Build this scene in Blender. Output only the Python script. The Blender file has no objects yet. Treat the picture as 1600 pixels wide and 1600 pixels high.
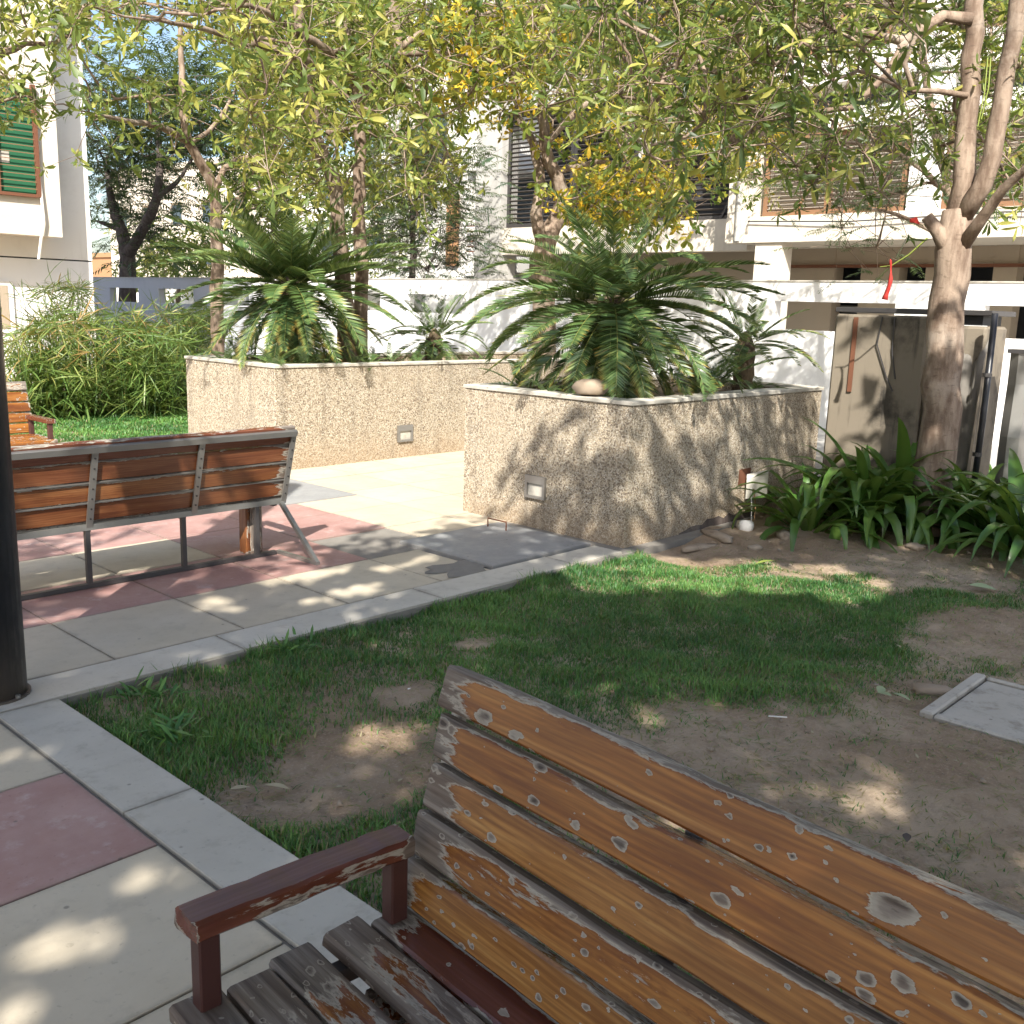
import bpy, bmesh, math, random
import numpy as np
from mathutils import Vector, Matrix, Euler

random.seed(7)
rng = np.random.default_rng(11)
R = math.radians
sc = bpy.context.scene
col = sc.collection

# ------------------------------------------------------------------ camera
F, W0, CAMH = 1561.0, 1600.0, 1.55
PITCH, ROLL, YAW = R(11.55), R(1.793), R(42.85)
fw = np.array([math.cos(YAW)*math.cos(PITCH), math.sin(YAW)*math.cos(PITCH), -math.sin(PITCH)])
rt0 = np.array([math.sin(YAW), -math.cos(YAW), 0.0]); up0 = np.cross(rt0, fw)
rt = math.cos(ROLL)*rt0 + math.sin(ROLL)*up0
up = -math.sin(ROLL)*rt0 + math.cos(ROLL)*up0
CAM = np.array([0, 0, CAMH])
cd = bpy.data.cameras.new('camera'); cam = bpy.data.objects.new('camera', cd); col.objects.link(cam)
m = Matrix.Identity(4)
for i in range(3):
    m[i][0], m[i][1], m[i][2], m[i][3] = rt[i], up[i], -fw[i], CAM[i]
cam.matrix_world = m
cd.sensor_width = 36; cd.lens = 36*F/W0; cd.clip_start = 0.05; cd.clip_end = 1000
sc.camera = cam
def ray(x, y): return fw + (x-800)/F*rt - (y-800)/F*up
def atZ(x, y, z=0.0): d = ray(x, y); return CAM + (z-CAMH)/d[2]*d
def atX(x, y, X): d = ray(x, y); return CAM + X/d[0]*d
def atY(x, y, Y): d = ray(x, y); return CAM + Y/d[1]*d

# ------------------------------------------------------------------ light
SUN = np.array([0.67, 0.60, -0.80]); SUN /= np.linalg.norm(SUN)
wd = bpy.data.worlds.new('World'); sc.world = wd; wd.use_nodes = True
nt = wd.node_tree; bgn = nt.nodes['Background']
sky = nt.nodes.new('ShaderNodeTexSky'); sky.sky_type = 'NISHITA'; sky.sun_disc = False
sky.sun_elevation = math.asin(-SUN[2]); sky.sun_rotation = math.atan2(-SUN[0], -SUN[1]) % (2*math.pi)
sky.air_density = 1.0; sky.dust_density = 2.0; sky.ozone_density = 1.0
nt.links.new(sky.outputs[0], bgn.inputs[0]); bgn.inputs[1].default_value = 0.118
sl = bpy.data.lights.new('sun', 'SUN'); so = bpy.data.objects.new('sun', sl); col.objects.link(so)
sl.energy = 5.0; sl.angle = R(0.55); sl.color = (1.0, 0.945, 0.85)
so.rotation_euler = Vector(SUN).to_track_quat('-Z', 'Y').to_euler(); so.location = (-8, -8, 12)
vs = sc.view_settings; vs.view_transform = 'Standard'; vs.look = 'None'; vs.gamma = 1; vs.use_curve_mapping = False
vs.exposure = 1.12
sc.render.engine = 'CYCLES'
cy = sc.cycles; cy.max_bounces = 5; cy.diffuse_bounces = 3; cy.glossy_bounces = 2; cy.transmission_bounces = 4
cy.transparent_max_bounces = 6; cy.use_denoising = True; cy.use_adaptive_sampling = True; cy.adaptive_threshold = 0.025; cy.sample_clamp_indirect = 6; cy.caustics_reflective = False; cy.caustics_refractive = False

# ------------------------------------------------------------------ material helpers
class NT:
    def __init__(s, name):
        s.m = bpy.data.materials.new(name); s.m.use_nodes = True
        s.t = s.m.node_tree; s.b = s.t.nodes['Principled BSDF']; s.out = s.t.nodes['Material Output']
    def n(s, typ, **kw):
        nd = s.t.nodes.new('ShaderNode'+typ)
        for k, v in kw.items(): setattr(nd, k, v)
        return nd
    def l(s, a, b): s.t.links.new(a, b)
    def set(s, inp, v):
        if isinstance(v, bpy.types.NodeSocket): s.l(v, inp)
        else: inp.default_value = v
    def co(s, kind='Object', scale=None, add=None):
        o = s.n('TexCoord').outputs[kind]
        if scale is not None or add is not None:
            mp = s.n('Mapping'); s.l(o, mp.inputs[0])
            if scale is not None: s.set(mp.inputs['Scale'], scale)
            if add is not None: s.set(mp.inputs['Location'], add)
            o = mp.outputs[0]
        return o
    def pos(s, scale=(1, 1, 1)):
        g = s.n('NewGeometry').outputs['Position']
        mp = s.n('Mapping'); s.l(g, mp.inputs[0]); mp.inputs['Scale'].default_value = scale
        return mp.outputs[0]
    def noise(s, vec, scale, detail=4, rough=0.55, dist=0.0):
        nd = s.n('TexNoise'); s.l(vec, nd.inputs['Vector']); nd.inputs['Scale'].default_value = scale
        nd.inputs['Detail'].default_value = detail; nd.inputs['Roughness'].default_value = rough; nd.inputs['Distortion'].default_value = dist
        return nd.outputs['Fac']
    def vor(s, vec, scale, feature='F1', rnd=1.0):
        nd = s.n('TexVoronoi', feature=feature); s.l(vec, nd.inputs['Vector']); nd.inputs['Scale'].default_value = scale
        nd.inputs['Randomness'].default_value = rnd
        return nd
    def ramp(s, fac, stops, interp='LINEAR'):
        nd = s.n('ValToRGB'); nd.color_ramp.interpolation = interp; e = nd.color_ramp.elements
        while len(e) < len(stops): e.new(0.5)
        for el, (p, c) in zip(e, stops):
            el.position = p; el.color = (c, c, c, 1) if isinstance(c, (int, float)) else (*c, 1)
        s.l(fac, nd.inputs[0]); return nd.outputs['Color']
    def math(s, op, a, b=0.0, c=None, clamp=False):
        nd = s.n('Math', operation=op, use_clamp=clamp); s.set(nd.inputs[0], a); s.set(nd.inputs[1], b)
        if c is not None: s.set(nd.inputs[2], c)
        return nd.outputs[0]
    def mix(s, fac, a, b, mode='MIX'):
        nd = s.n('Mix', data_type='RGBA', blend_type=mode); s.set(nd.inputs['Factor'], fac)
        s.set(nd.inputs['A'], a if isinstance(a, bpy.types.NodeSocket) else (*a, 1)); s.set(nd.inputs['B'], b if isinstance(b, bpy.types.NodeSocket) else (*b, 1))
        return nd.outputs['Result']
    def bump(s, h, strength=0.5, dist=0.01, prev=None):
        nd = s.n('Bump'); s.l(h, nd.inputs['Height']); nd.inputs['Strength'].default_value = strength; nd.inputs['Distance'].default_value = dist
        if prev is not None: s.l(prev, nd.inputs['Normal'])
        s.l(nd.outputs[0], s.b.inputs['Normal']); return nd.outputs[0]
    def smooth(s, v, lo, hi, a=0.0, b=1.0):
        nd = s.n('MapRange', interpolation_type='SMOOTHSTEP'); s.set(nd.inputs[0], v)
        nd.inputs[1].default_value = lo; nd.inputs[2].default_value = hi; nd.inputs[3].default_value = a; nd.inputs[4].default_value = b
        return nd.outputs[0]
    def done(s, colr, rough=0.8, spec=0.4, metal=0.0):
        s.set(s.b.inputs['Base Color'], colr if isinstance(colr, bpy.types.NodeSocket) else (*colr, 1))
        s.set(s.b.inputs['Roughness'], rough); s.set(s.b.inputs['Specular IOR Level'], spec); s.set(s.b.inputs['Metallic'], metal)
        return s.m

def M_plaster(name, c, dirt=(0.3, 0.27, 0.22), amount=0.35, streak=True, sc_=1.0):
    k = NT(name); p = k.pos()
    n1 = k.noise(p, 0.9*sc_, 6, 0.65); n2 = k.noise(k.pos((3, 3, 0.35)), 1.6*sc_, 4, 0.6)
    f = k.math('MULTIPLY', k.smooth(n1, 0.48, 0.72), amount)
    if streak: f = k.math('ADD', f, k.math('MULTIPLY', k.smooth(n2, 0.52, 0.75), amount*0.7), clamp=True)
    cc = k.mix(f, c, dirt)
    k.bump(k.noise(p, 60, 3), 0.15, 0.004)
    return k.done(cc, 0.85, 0.25)

def M_plain(name, c, rough=0.6, metal=0.0, var=0.25, scale=6.0, spec=0.4):
    k = NT(name); n = k.noise(k.pos(), scale, 5, 0.6)
    cc = k.mix(k.math('MULTIPLY', n, var), c, tuple(x*0.45 for x in c))
    k.bump(k.noise(k.pos(), scale*12, 2), 0.12, 0.002)
    return k.done(cc, rough, spec, metal)

def M_pebble(name):
    k = NT(name); p = k.pos()
    dn = k.n('TexNoise'); k.l(p, dn.inputs['Vector']); dn.inputs['Scale'].default_value = 60
    va = k.n('VectorMath', operation='MULTIPLY_ADD'); k.l(dn.outputs['Color'], va.inputs[0]); va.inputs[1].default_value = (0.012,)*3; k.l(p, va.inputs[2])
    v = k.vor(va.outputs[0], 104)
    e = k.vor(va.outputs[0], 104, 'DISTANCE_TO_EDGE').outputs['Distance']
    sep = k.n('SeparateColor'); k.l(v.outputs['Color'], sep.inputs[0])
    c = k.ramp(sep.outputs[0], [(0.0, (0.50, 0.41, 0.29)), (0.2, (0.68, 0.585, 0.44)), (0.5, (0.80, 0.73, 0.61)), (0.75, (0.56, 0.46, 0.33)), (0.91, (0.22, 0.17, 0.125))])
    c = k.mix(k.smooth(e, 0.02, 0.11, 1, 0), c, (0.18, 0.14, 0.10))
    big = k.noise(p, 1.3, 5, 0.6); c = k.mix(k.math('MULTIPLY', k.smooth(big, 0.4, 0.72), 0.25), c, (0.55, 0.44, 0.31))
    # rain-washed mud rising from the ground
    sx = k.n('SeparateXYZ'); k.l(p, sx.inputs[0])
    z = k.math('ADD', sx.outputs[2], k.math('MULTIPLY', k.noise(p, 3.0, 4), 0.5))
    c = k.mix(k.smooth(z, 0.20, 0.55, 0.4, 0.0), c, (0.44, 0.30, 0.18))
    st = k.noise(k.pos((7, 7, 0.5)), 1.2, 4, 0.6)
    c = k.mix(k.math('MULTIPLY', k.smooth(st, 0.5, 0.72), 0.38), c, (0.20, 0.17, 0.13))
    h = k.smooth(e, 0.0, 0.18)
    k.bump(h, 0.9, 0.006)
    return k.done(c, 0.8, 0.3)

def M_tile(name, base, alt, blot, rough=0.75, bl=0.5):
    k = NT(name); p = k.pos(); oi = k.n('ObjectInfo')
    n1 = k.noise(p, 2.2, 6, 0.65); n2 = k.noise(p, 9, 5, 0.7); n3 = k.noise(p, 45, 4, 0.6)
    c = k.mix(k.smooth(n1, 0.35, 0.7), base, alt)
    c = k.mix(k.math('MULTIPLY', k.math('SUBTRACT', oi.outputs['Random'], 0.0), 0.28), c, tuple(x*0.72 for x in base))
    c = k.mix(k.math('MULTIPLY', k.smooth(n2, 0.52, 0.70), bl), c, blot)
    c = k.mix(k.math('MULTIPLY', k.smooth(n3, 0.60, 0.72), 0.35), c, tuple(x*0.5 for x in base))
    gs = k.n('SeparateXYZ'); k.l(k.n('TexCoord').outputs['Generated'], gs.inputs[0])
    def ed(o): return k.math('MINIMUM', o, k.math('SUBTRACT', 1.0, o))
    eg = k.math('MINIMUM', ed(gs.outputs[0]), ed(gs.outputs[1]))
    eg = k.math('SUBTRACT', eg, k.math('MULTIPLY', n2, 0.06))
    c = k.mix(k.smooth(eg, -0.045, 0.005, 0.5, 0.0), c, (0.17, 0.15, 0.12))
    v = k.vor(p, 7); sp = k.math('MULTIPLY', k.smooth(v.outputs['Distance'], 0.03, 0.07, 1, 0), 0.6)
    c = k.mix(sp, c, (0.10, 0.09, 0.08))
    k.bump(k.math('ADD', k.math('MULTIPLY', n2, 0.5), k.math('MULTIPLY', n3, 0.4)), 0.25, 0.004)
    return k.done(c, k.smooth(n2, 0.3, 0.7, rough-0.15, rough+0.1), 0.35)

def M_wood(name, back=False):
    """old bench boards: varnish flaking off grey timber. obj.color = (wear, hue, seed)"""
    k = NT(name); oi = k.n('ObjectInfo')
    sc3 = k.n('SeparateColor'); k.l(oi.outputs['Color'], sc3.inputs[0])
    wear, hue, seed = sc3.outputs
    off = k.n('CombineXYZ'); k.l(k.math('MULTIPLY', seed, 37.0), off.inputs[0]); k.l(k.math('MULTIPLY', seed, 11.0), off.inputs[1]); k.l(k.math('MULTIPLY', seed, 5.3), off.inputs[2])
    ob = k.n('TexCoord').outputs['Object']
    ad = k.n('VectorMath', operation='ADD'); k.l(ob, ad.inputs[0]); k.l(off.outputs[0], ad.inputs[1]); p = ad.outputs[0]
    def mp(s_):
        q = k.n('Mapping'); k.l(p, q.inputs[0]); q.inputs['Scale'].default_value = s_; return q.outputs[0]
    gen = k.n('SeparateXYZ'); k.l(k.n('TexCoord').outputs['Generated'], gen.inputs[0])
    # grain
    gw = k.noise(mp((1.3, 17, 17)), 1.0, 6, 0.66, 1.1)
    ring = k.n('TexWave', wave_type='BANDS', bands_direction='Z', wave_profile='SIN')
    k.l(mp((0.25, 1, 1)), ring.inputs['Vector']); ring.inputs['Scale'].default_value = 24; ring.inputs['Distortion'].default_value = 7; ring.inputs['Detail'].default_value = 2; ring.inputs['Detail Scale'].default_value = 0.7
    fine = k.noise(mp((5, 160, 160)), 1.0, 3, 0.6)
    va = k.ramp(gw, [(0.28, (0.11, 0.036, 0.011)), (0.42, (0.235, 0.085, 0.019)), (0.56, (0.36, 0.155, 0.036)), (0.72, (0.47, 0.245, 0.072))])
    vr = k.ramp(gw, [(0.25, (0.06, 0.020, 0.016)), (0.5, (0.125, 0.042, 0.032)), (0.75, (0.21, 0.085, 0.065))])
    vg = k.ramp(gw, [(0.28, (0.20, 0.078, 0.02)), (0.5, (0.40, 0.195, 0.054)), (0.72, (0.55, 0.32, 0.11))])
    c = k.mix(k.smooth(hue, 0.05, 0.45), vr, va); c = k.mix(k.smooth(hue, 0.5, 0.95), c, vg)
    c = k.mix(k.math('MULTIPLY', ring.outputs['Fac'], 0.36), c, (0.11, 0.032, 0.011))
    c = k.mix(k.math('MULTIPLY', k.smooth(fine, 0.42, 0.66), 0.36), c, (0.09, 0.028, 0.011))
    # weathered timber
    g = k.ramp(k.noise(mp((2.2, 60, 60)), 1.0, 5, 0.65, 0.5), [(0.30, (0.035, 0.028, 0.023)), (0.44, (0.115, 0.094, 0.078)), (0.58, (0.20, 0.172, 0.147)), (0.76, (0.31, 0.278, 0.24))])
    g = k.mix(k.math('MULTIPLY', k.smooth(k.noise(mp((1.5, 7, 7)), 2.0, 4), 0.42, 0.66), 0.55), g, (0.105, 0.066, 0.044))
    # where the varnish is gone: a field, >0.5 is bare
    nz = k.noise(mp((1.9, 10, 10)), 1.7, 6, 0.64, 0.7)
    nzb = k.noise(mp((8, 42, 42)), 2.0, 5, 0.7, 0.6)
    ztop = k.smooth(gen.outputs[2], 0.74, 1.04); zbot = k.smooth(gen.outputs[2], 0.16, -0.05)
    xe = k.math('MAXIMUM', k.smooth(gen.outputs[0], 0.085, 0.0), k.smooth(gen.outputs[0], 0.965, 1.01))
    f = k.math('MULTIPLY_ADD', ztop, 0.50, k.math('MULTIPLY', zbot, 0.30))
    f = k.math('ADD', f, k.math('MULTIPLY', xe, 0.55))
    f = k.math('ADD', f, k.math('MULTIPLY', wear, 0.62))
    f = k.math('ADD', f, k.math('MULTIPLY', k.math('SUBTRACT', nz, 0.5), 1.25))
    f = k.math('ADD', f, k.math('MULTIPLY', k.math('SUBTRACT', nzb, 0.5), 0.55))
    # blisters: round spots of random size
    vs_ = k.n('Mapping'); k.l(p, vs_.inputs[0]); vs_.inputs['Scale'].default_value = (0.62, 1, 1)
    spot = None
    for s_, keep, rad in ((8.0, 0.72, 0.13), (17.0, 0.58, 0.24), (33.0, 0.58, 0.25), (60.0, 0.62, 0.25)):
        wn = k.n('TexNoise'); k.l(vs_.outputs[0], wn.inputs['Vector']); wn.inputs['Scale'].default_value = s_*1.6
        w2 = k.n('VectorMath', operation='MULTIPLY_ADD'); k.l(wn.outputs['Color'], w2.inputs[0]); w2.inputs[1].default_value = (0.55/s_,)*3; k.l(vs_.outputs[0], w2.inputs[2])
        v = k.vor(w2.outputs[0], s_, rnd=0.85)
        s3 = k.n('SeparateColor'); k.l(v.outputs['Color'], s3.inputs[0])
        on = k.math('GREATER_THAN', s3.outputs[0], keep)
        rr = k.math('MULTIPLY_ADD', s3.outputs[1], rad, 0.05)
        q = k.math('ADD', k.math('DIVIDE', v.outputs['Distance'], rr), k.math('MULTIPLY', k.math('SUBTRACT', nzb, 0.5), 1.1))
        lim_ = k.math('MULTIPLY_ADD', k.math('GREATER_THAN', s3.outputs[2], 0.6), 0.6, 1.22)
        b_ = k.math('MULTIPLY', k.math('MINIMUM', k.math('SUBTRACT', 1.62, q), lim_), on)       # >0.5 inside
        spot = b_ if spot is None else k.math('MAXIMUM', spot, b_)
    core = k.smooth(spot, 1.15, 1.4)
    fa = k.math('MAXIMUM', f, spot) if not back else f
    bare = k.smooth(fa, 0.50, 0.545)
    rim = k.math('MULTIPLY', k.smooth(fa, 0.50, 0.56), k.smooth(fa, 0.555, 0.66, 1, 0))
    gg = k.mix(k.math('MULTIPLY', rim, 0.72), g, (0.43, 0.40, 0.335))
    if not back:
        sr = k.math('MULTIPLY', k.smooth(spot, 0.50, 0.58), k.smooth(spot, 0.72, 1.10, 1, 0)); gg = k.mix(k.math('MULTIPLY', sr, 0.62), gg, (0.40, 0.37, 0.31))
    gg = k.mix(core, gg, (0.045, 0.035, 0.03))
    dark = k.math('MULTIPLY', k.smooth(fa, 0.40, 0.49), k.smooth(fa, 0.49, 0.52, 1, 0))
    c = k.mix(k.math('MULTIPLY', dark, 0.45), c, (0.13, 0.04, 0.015))
    c = k.mix(k.math('MULTIPLY', k.smooth(k.noise(mp((1.2, 6, 6)), 1.5, 3), 0.42, 0.66), 0.5), c, (0.125, 0.042, 0.014))
    cc = k.mix(bare, c, gg)
    h = k.math('MULTIPLY_ADD', bare, -1.0, k.math('MULTIPLY', fine, 0.25))
    k.bump(k.math('ADD', h, k.math('MULTIPLY', core, -1.2)), 0.45, 0.0025)
    return k.done(cc, k.math('MULTIPLY_ADD', bare, 0.50, 0.24), 0.55)

def M_leaf(name, stops, trans=0.42, rough=0.45, spec=0.5):
    k = NT(name); at = k.n('Attribute', attribute_name='tint')
    c = k.ramp(at.outputs['Fac'], stops)
    c = k.mix(k.math('MULTIPLY', k.noise(k.pos(), 3.0, 3), 0.35), c, tuple(x*0.6 for x in stops[0][1]))
    k.done(c, rough, spec)
    tr = k.n('BsdfTranslucent'); tc = k.mix(0.35, c, (0.5, 0.6, 0.08)); k.l(tc, tr.inputs[0])
    mx = k.n('MixShader'); mx.inputs[0].default_value = trans
    k.l(k.b.outputs[0], mx.inputs[1]); k.l(tr.outputs[0], mx.inputs[2]); k.l(mx.outputs[0], k.out.inputs[0])
    return k.m

def M_bark(name, c1, c2, c3):
    k = NT(name); p = k.pos()
    n = k.noise(k.pos((1, 1, 0.25)), 14, 5, 0.65); n2 = k.noise(p, 3, 5, 0.6); n3 = k.noise(k.pos((1, 1, 3.0)), 12, 3)
    c = k.mix(k.smooth(n, 0.35, 0.68), c1, c2); c = k.mix(k.math('MULTIPLY', k.smooth(n2, 0.5, 0.68), 0.6), c, c3)
    c = k.mix(k.math('MULTIPLY', k.smooth(n3, 0.58, 0.7), 0.4), c, tuple(x*0.5 for x in c1))
    k.bump(k.math('ADD', n, k.math('MULTIPLY', k.noise(p, 90, 3), 0.5)), 0.55, 0.012)
    return k.done(c, 0.9, 0.2)

def M_soil(name):
    k = NT(name); p = k.pos()
    n1 = k.noise(p, 1.1, 6, 0.6); n2 = k.noise(p, 8, 8, 0.75); n3 = k.noise(p, 75, 5, 0.75)
    c = k.mix(k.smooth(n1, 0.38, 0.64), (0.34, 0.25, 0.172), (0.50, 0.395, 0.29))
    c = k.mix(k.math('MULTIPLY', k.smooth(n2, 0.46, 0.66), 0.42), c, (0.17, 0.115, 0.08))
    c = k.mix(k.math('MULTIPLY', k.smooth(n3, 0.52, 0.66), 0.65), c, (0.48, 0.39, 0.305))
    h = k.math('ADD', k.math('MULTIPLY', n2, 1.0), k.math('MULTIPLY', n3, 0.6))
    h = k.math('ADD', h, k.math('MULTIPLY', k.noise(p, 220, 3, 0.7), 0.25))
    k.bump(h, 0.8, 0.028)
    return k.done(c, 0.95, 0.1)

mt = {}
mt['white'] = M_plaster('white_plaster', (0.78, 0.765, 0.73), amount=0.26)
mt['wall'] = M_plaster('boundary_wall_paint', (0.80, 0.80, 0.80), (0.45, 0.43, 0.40), 0.22)
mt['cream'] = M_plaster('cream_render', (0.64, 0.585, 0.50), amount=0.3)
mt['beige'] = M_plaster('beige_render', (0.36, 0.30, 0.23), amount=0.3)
mt['wall_shade_tint'] = M_plaster('shade_tinted_wall_paint', (0.46, 0.47, 0.50), (0.30, 0.30, 0.31), 0.3)  # white wall toned down to grey: left building's shade put into the colour
mt['concrete'] = M_plaster('grey_concrete', (0.42, 0.41, 0.39), (0.2, 0.19, 0.17), 0.5)
mt['stained'] = M_plaster('stained_concrete', (0.21, 0.18, 0.14), (0.045, 0.04, 0.034), 0.95, True, 2.4)
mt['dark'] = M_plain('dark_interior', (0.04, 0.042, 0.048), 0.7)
mt['glass'] = M_plain('dark_window_glass', (0.05, 0.07, 0.09), 0.12, spec=0.7)
mt['louvre'] = M_plain('louvre_slats', (0.42, 0.38, 0.33), 0.6)
mt['louvre_dark'] = M_plain('dark_louvre_slats', (0.11, 0.095, 0.085), 0.6)
mt['brown_frame'] = M_plain('brown_window_frame', (0.24, 0.13, 0.07), 0.6)
mt['lattice'] = M_plain('orange_lattice', (0.40, 0.23, 0.12), 0.7)
mt['rust'] = M_plain('rusty_iron', (0.16, 0.065, 0.035), 0.8)
mt['green_net'] = M_plain('green_shade_net', (0.02, 0.13, 0.06), 0.8, var=0.6, scale=2)
def M_post():
    k = NT('black_post_paint'); p = k.pos(); n = k.noise(k.pos((1, 1, .25)), 18, 5, .7); n2 = k.noise(p, 70, 4, .7)
    sx = k.n('SeparateXYZ'); k.l(p, sx.inputs[0]); dz = k.math('ADD', sx.outputs[2], k.math('MULTIPLY', n, .35))
    c = k.mix(k.math('MULTIPLY', k.smooth(n, .55, .75), .5), (0.013, 0.014, 0.019), (0.05, 0.048, 0.05)); c = k.mix(k.math('MULTIPLY', k.smooth(n2, .66, .74), .6), c, (0.16, 0.15, 0.14))
    c = k.mix(k.smooth(dz, .18, .55, .55, 0), c, (0.13, 0.105, 0.08)); k.bump(n, .15, .003)
    return k.done(c, k.smooth(n, .3, .7, .28, .55), .5)
mt['black'] = M_post()
mt['steel'] = M_plain('galvanised_steel', (0.36, 0.35, 0.33), 0.42, 0.75, 0.5, 9)
mt['darksteel'] = M_plain('dark_metal', (0.09, 0.085, 0.085), 0.5, 0.6)
mt['post_paint'] = M_plain('brown_painted_steel', (0.072, 0.030, 0.026), 0.42, 0.0, 0.55, 14)
mt['pebble'] = M_pebble('pebbledash')
mt['coping'] = M_tile('coping_stone', (0.60, 0.57, 0.50), (0.68, 0.65, 0.58), (0.35, 0.32, 0.27), 0.6)
mt['tile_cream'] = M_tile('cream_paving', (0.50, 0.435, 0.33), (0.555, 0.49, 0.385), (0.38, 0.335, 0.265), 0.62, 0.4)
mt['tile_red'] = M_tile('red_paving', (0.345, 0.195, 0.175), (0.42, 0.275, 0.25), (0.50, 0.41, 0.38), 0.6, 0.55)
mt['kerb'] = M_tile('pale_kerb_stone', (0.49, 0.455, 0.39), (0.56, 0.525, 0.455), (0.35, 0.315, 0.26), 0.66, 0.5)
mt['slate'] = M_tile('grey_stone_cover', (0.25, 0.255, 0.26), (0.30, 0.305, 0.305), (0.37, 0.365, 0.35), 0.6, 0.5)
mt['slab'] = M_tile('concrete_slab', (0.45, 0.415, 0.36), (0.55, 0.515, 0.455), (0.27, 0.235, 0.195), 0.85, 0.75)
mt['mortar'] = M_plain('mortar', (0.27, 0.25, 0.22), 0.95, var=0.9, scale=9)
mt['drive'] = M_tile('driveway_concrete', (0.36, 0.35, 0.33), (0.42, 0.41, 0.385), (0.28, 0.27, 0.25), 0.85)
mt['soil'] = M_soil('soil')
mt['rock'] = M_tile('rock', (0.30, 0.235, 0.175), (0.40, 0.33, 0.255), (0.17, 0.125, 0.09), 0.9, 0.8)
mt['wood'] = M_wood('flaking_varnished_wood'); mt['wood_back'] = M_wood('board_backs', True)
mt['bark'] = M_bark('tree_bark', (0.15, 0.105, 0.078), (0.31, 0.24, 0.185), (0.40, 0.34, 0.28))
mt['bark_dark'] = M_bark('dark_bark', (0.07, 0.055, 0.05), (0.12, 0.10, 0.09), (0.17, 0.15, 0.13))
mt['leaf'] = M_leaf('whorled_leaves', [(0.0, (0.028, 0.06, 0.02)), (0.35, (0.09, 0.145, 0.038)), (0.72, (0.225, 0.29, 0.065)), (1.0, (0.50, 0.47, 0.12))])
mt['leaf_y'] = M_leaf('yellowing_leaves', [(0.0, (0.06, 0.12, 0.025)), (0.4, (0.17, 0.22, 0.04)), (0.75, (0.38, 0.36, 0.05)), (1.0, (0.55, 0.36, 0.03))])
mt['leaf_shade'] = M_leaf('shade_tree_leaves', [(0.0, (0.04, 0.09, 0.02)), (1.0, (0.12, 0.17, 0.04))], 0.22)
mt['leaf_blue'] = M_leaf('feathery_leaves', [(0.0, (0.02, 0.055, 0.03)), (0.6, (0.05, 0.11, 0.055)), (1.0, (0.13, 0.20, 0.07))], 0.3)
mt['leaf_dark'] = M_leaf('dark_feathery_leaves', [(0.0, (0.012, 0.035, 0.022)), (0.6, (0.035, 0.075, 0.045)), (1.0, (0.09, 0.13, 0.06))], 0.3)
mt['cycad'] = M_leaf('cycad_fronds', [(0.0, (0.022, 0.055, 0.022)), (0.40, (0.085, 0.155, 0.05)), (0.72, (0.25, 0.30, 0.09)), (0.85, (0.36, 0.26, 0.06)), (1.0, (0.50, 0.26, 0.06))], 0.15, 0.36, 0.55)
mt['lily'] = M_leaf('strap_leaves', [(0.0, (0.024, 0.075, 0.016)), (0.55, (0.07, 0.165, 0.03)), (1.0, (0.20, 0.30, 0.065))], 0.28, 0.3, 0.6)
mt['papyrus'] = M_leaf('papyrus_leaves', [(0.0, (0.05, 0.11, 0.025)), (0.5, (0.13, 0.22, 0.055)), (0.85, (0.28, 0.33, 0.09)), (1.0, (0.38, 0.24, 0.09))], 0.3)
mt['grass'] = M_leaf('grass_blades', [(0.0, (0.026, 0.10, 0.028)), (0.5, (0.08, 0.235, 0.055)), (0.78, (0.20, 0.38, 0.09)), (0.9, (0.26, 0.22, 0.09)), (1.0, (0.40, 0.33, 0.18))], 0.3)
mt['dry'] = M_plain('fallen_leaf', (0.42, 0.36, 0.24), 0.8)
mt['dry_green'] = M_plain('pale_green_leaf', (0.30, 0.36, 0.20), 0.7)
mt['flower'] = M_leaf('yellow_petals', [(0.0, (0.45, 0.36, 0.03)), (0.7, (0.72, 0.58, 0.05)), (1.0, (0.70, 0.42, 0.03))], 0.35)
mt['red'] = M_plain('red_cloth', (0.50, 0.04, 0.03), 0.8, var=.9, scale=25)
mt['caudex'] = M_bark('cycad_trunk', (0.05, 0.04, 0.03), (0.12, 0.09, 0.06), (0.20, 0.15, 0.09))
mt['pod'] = M_plain('green_pod', (0.24, 0.30, 0.06), 0.6)
mt['cloth'] = M_plain('grey_tarpaulin', (0.20, 0.185, 0.165), 0.9, var=0.7, scale=8)

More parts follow.
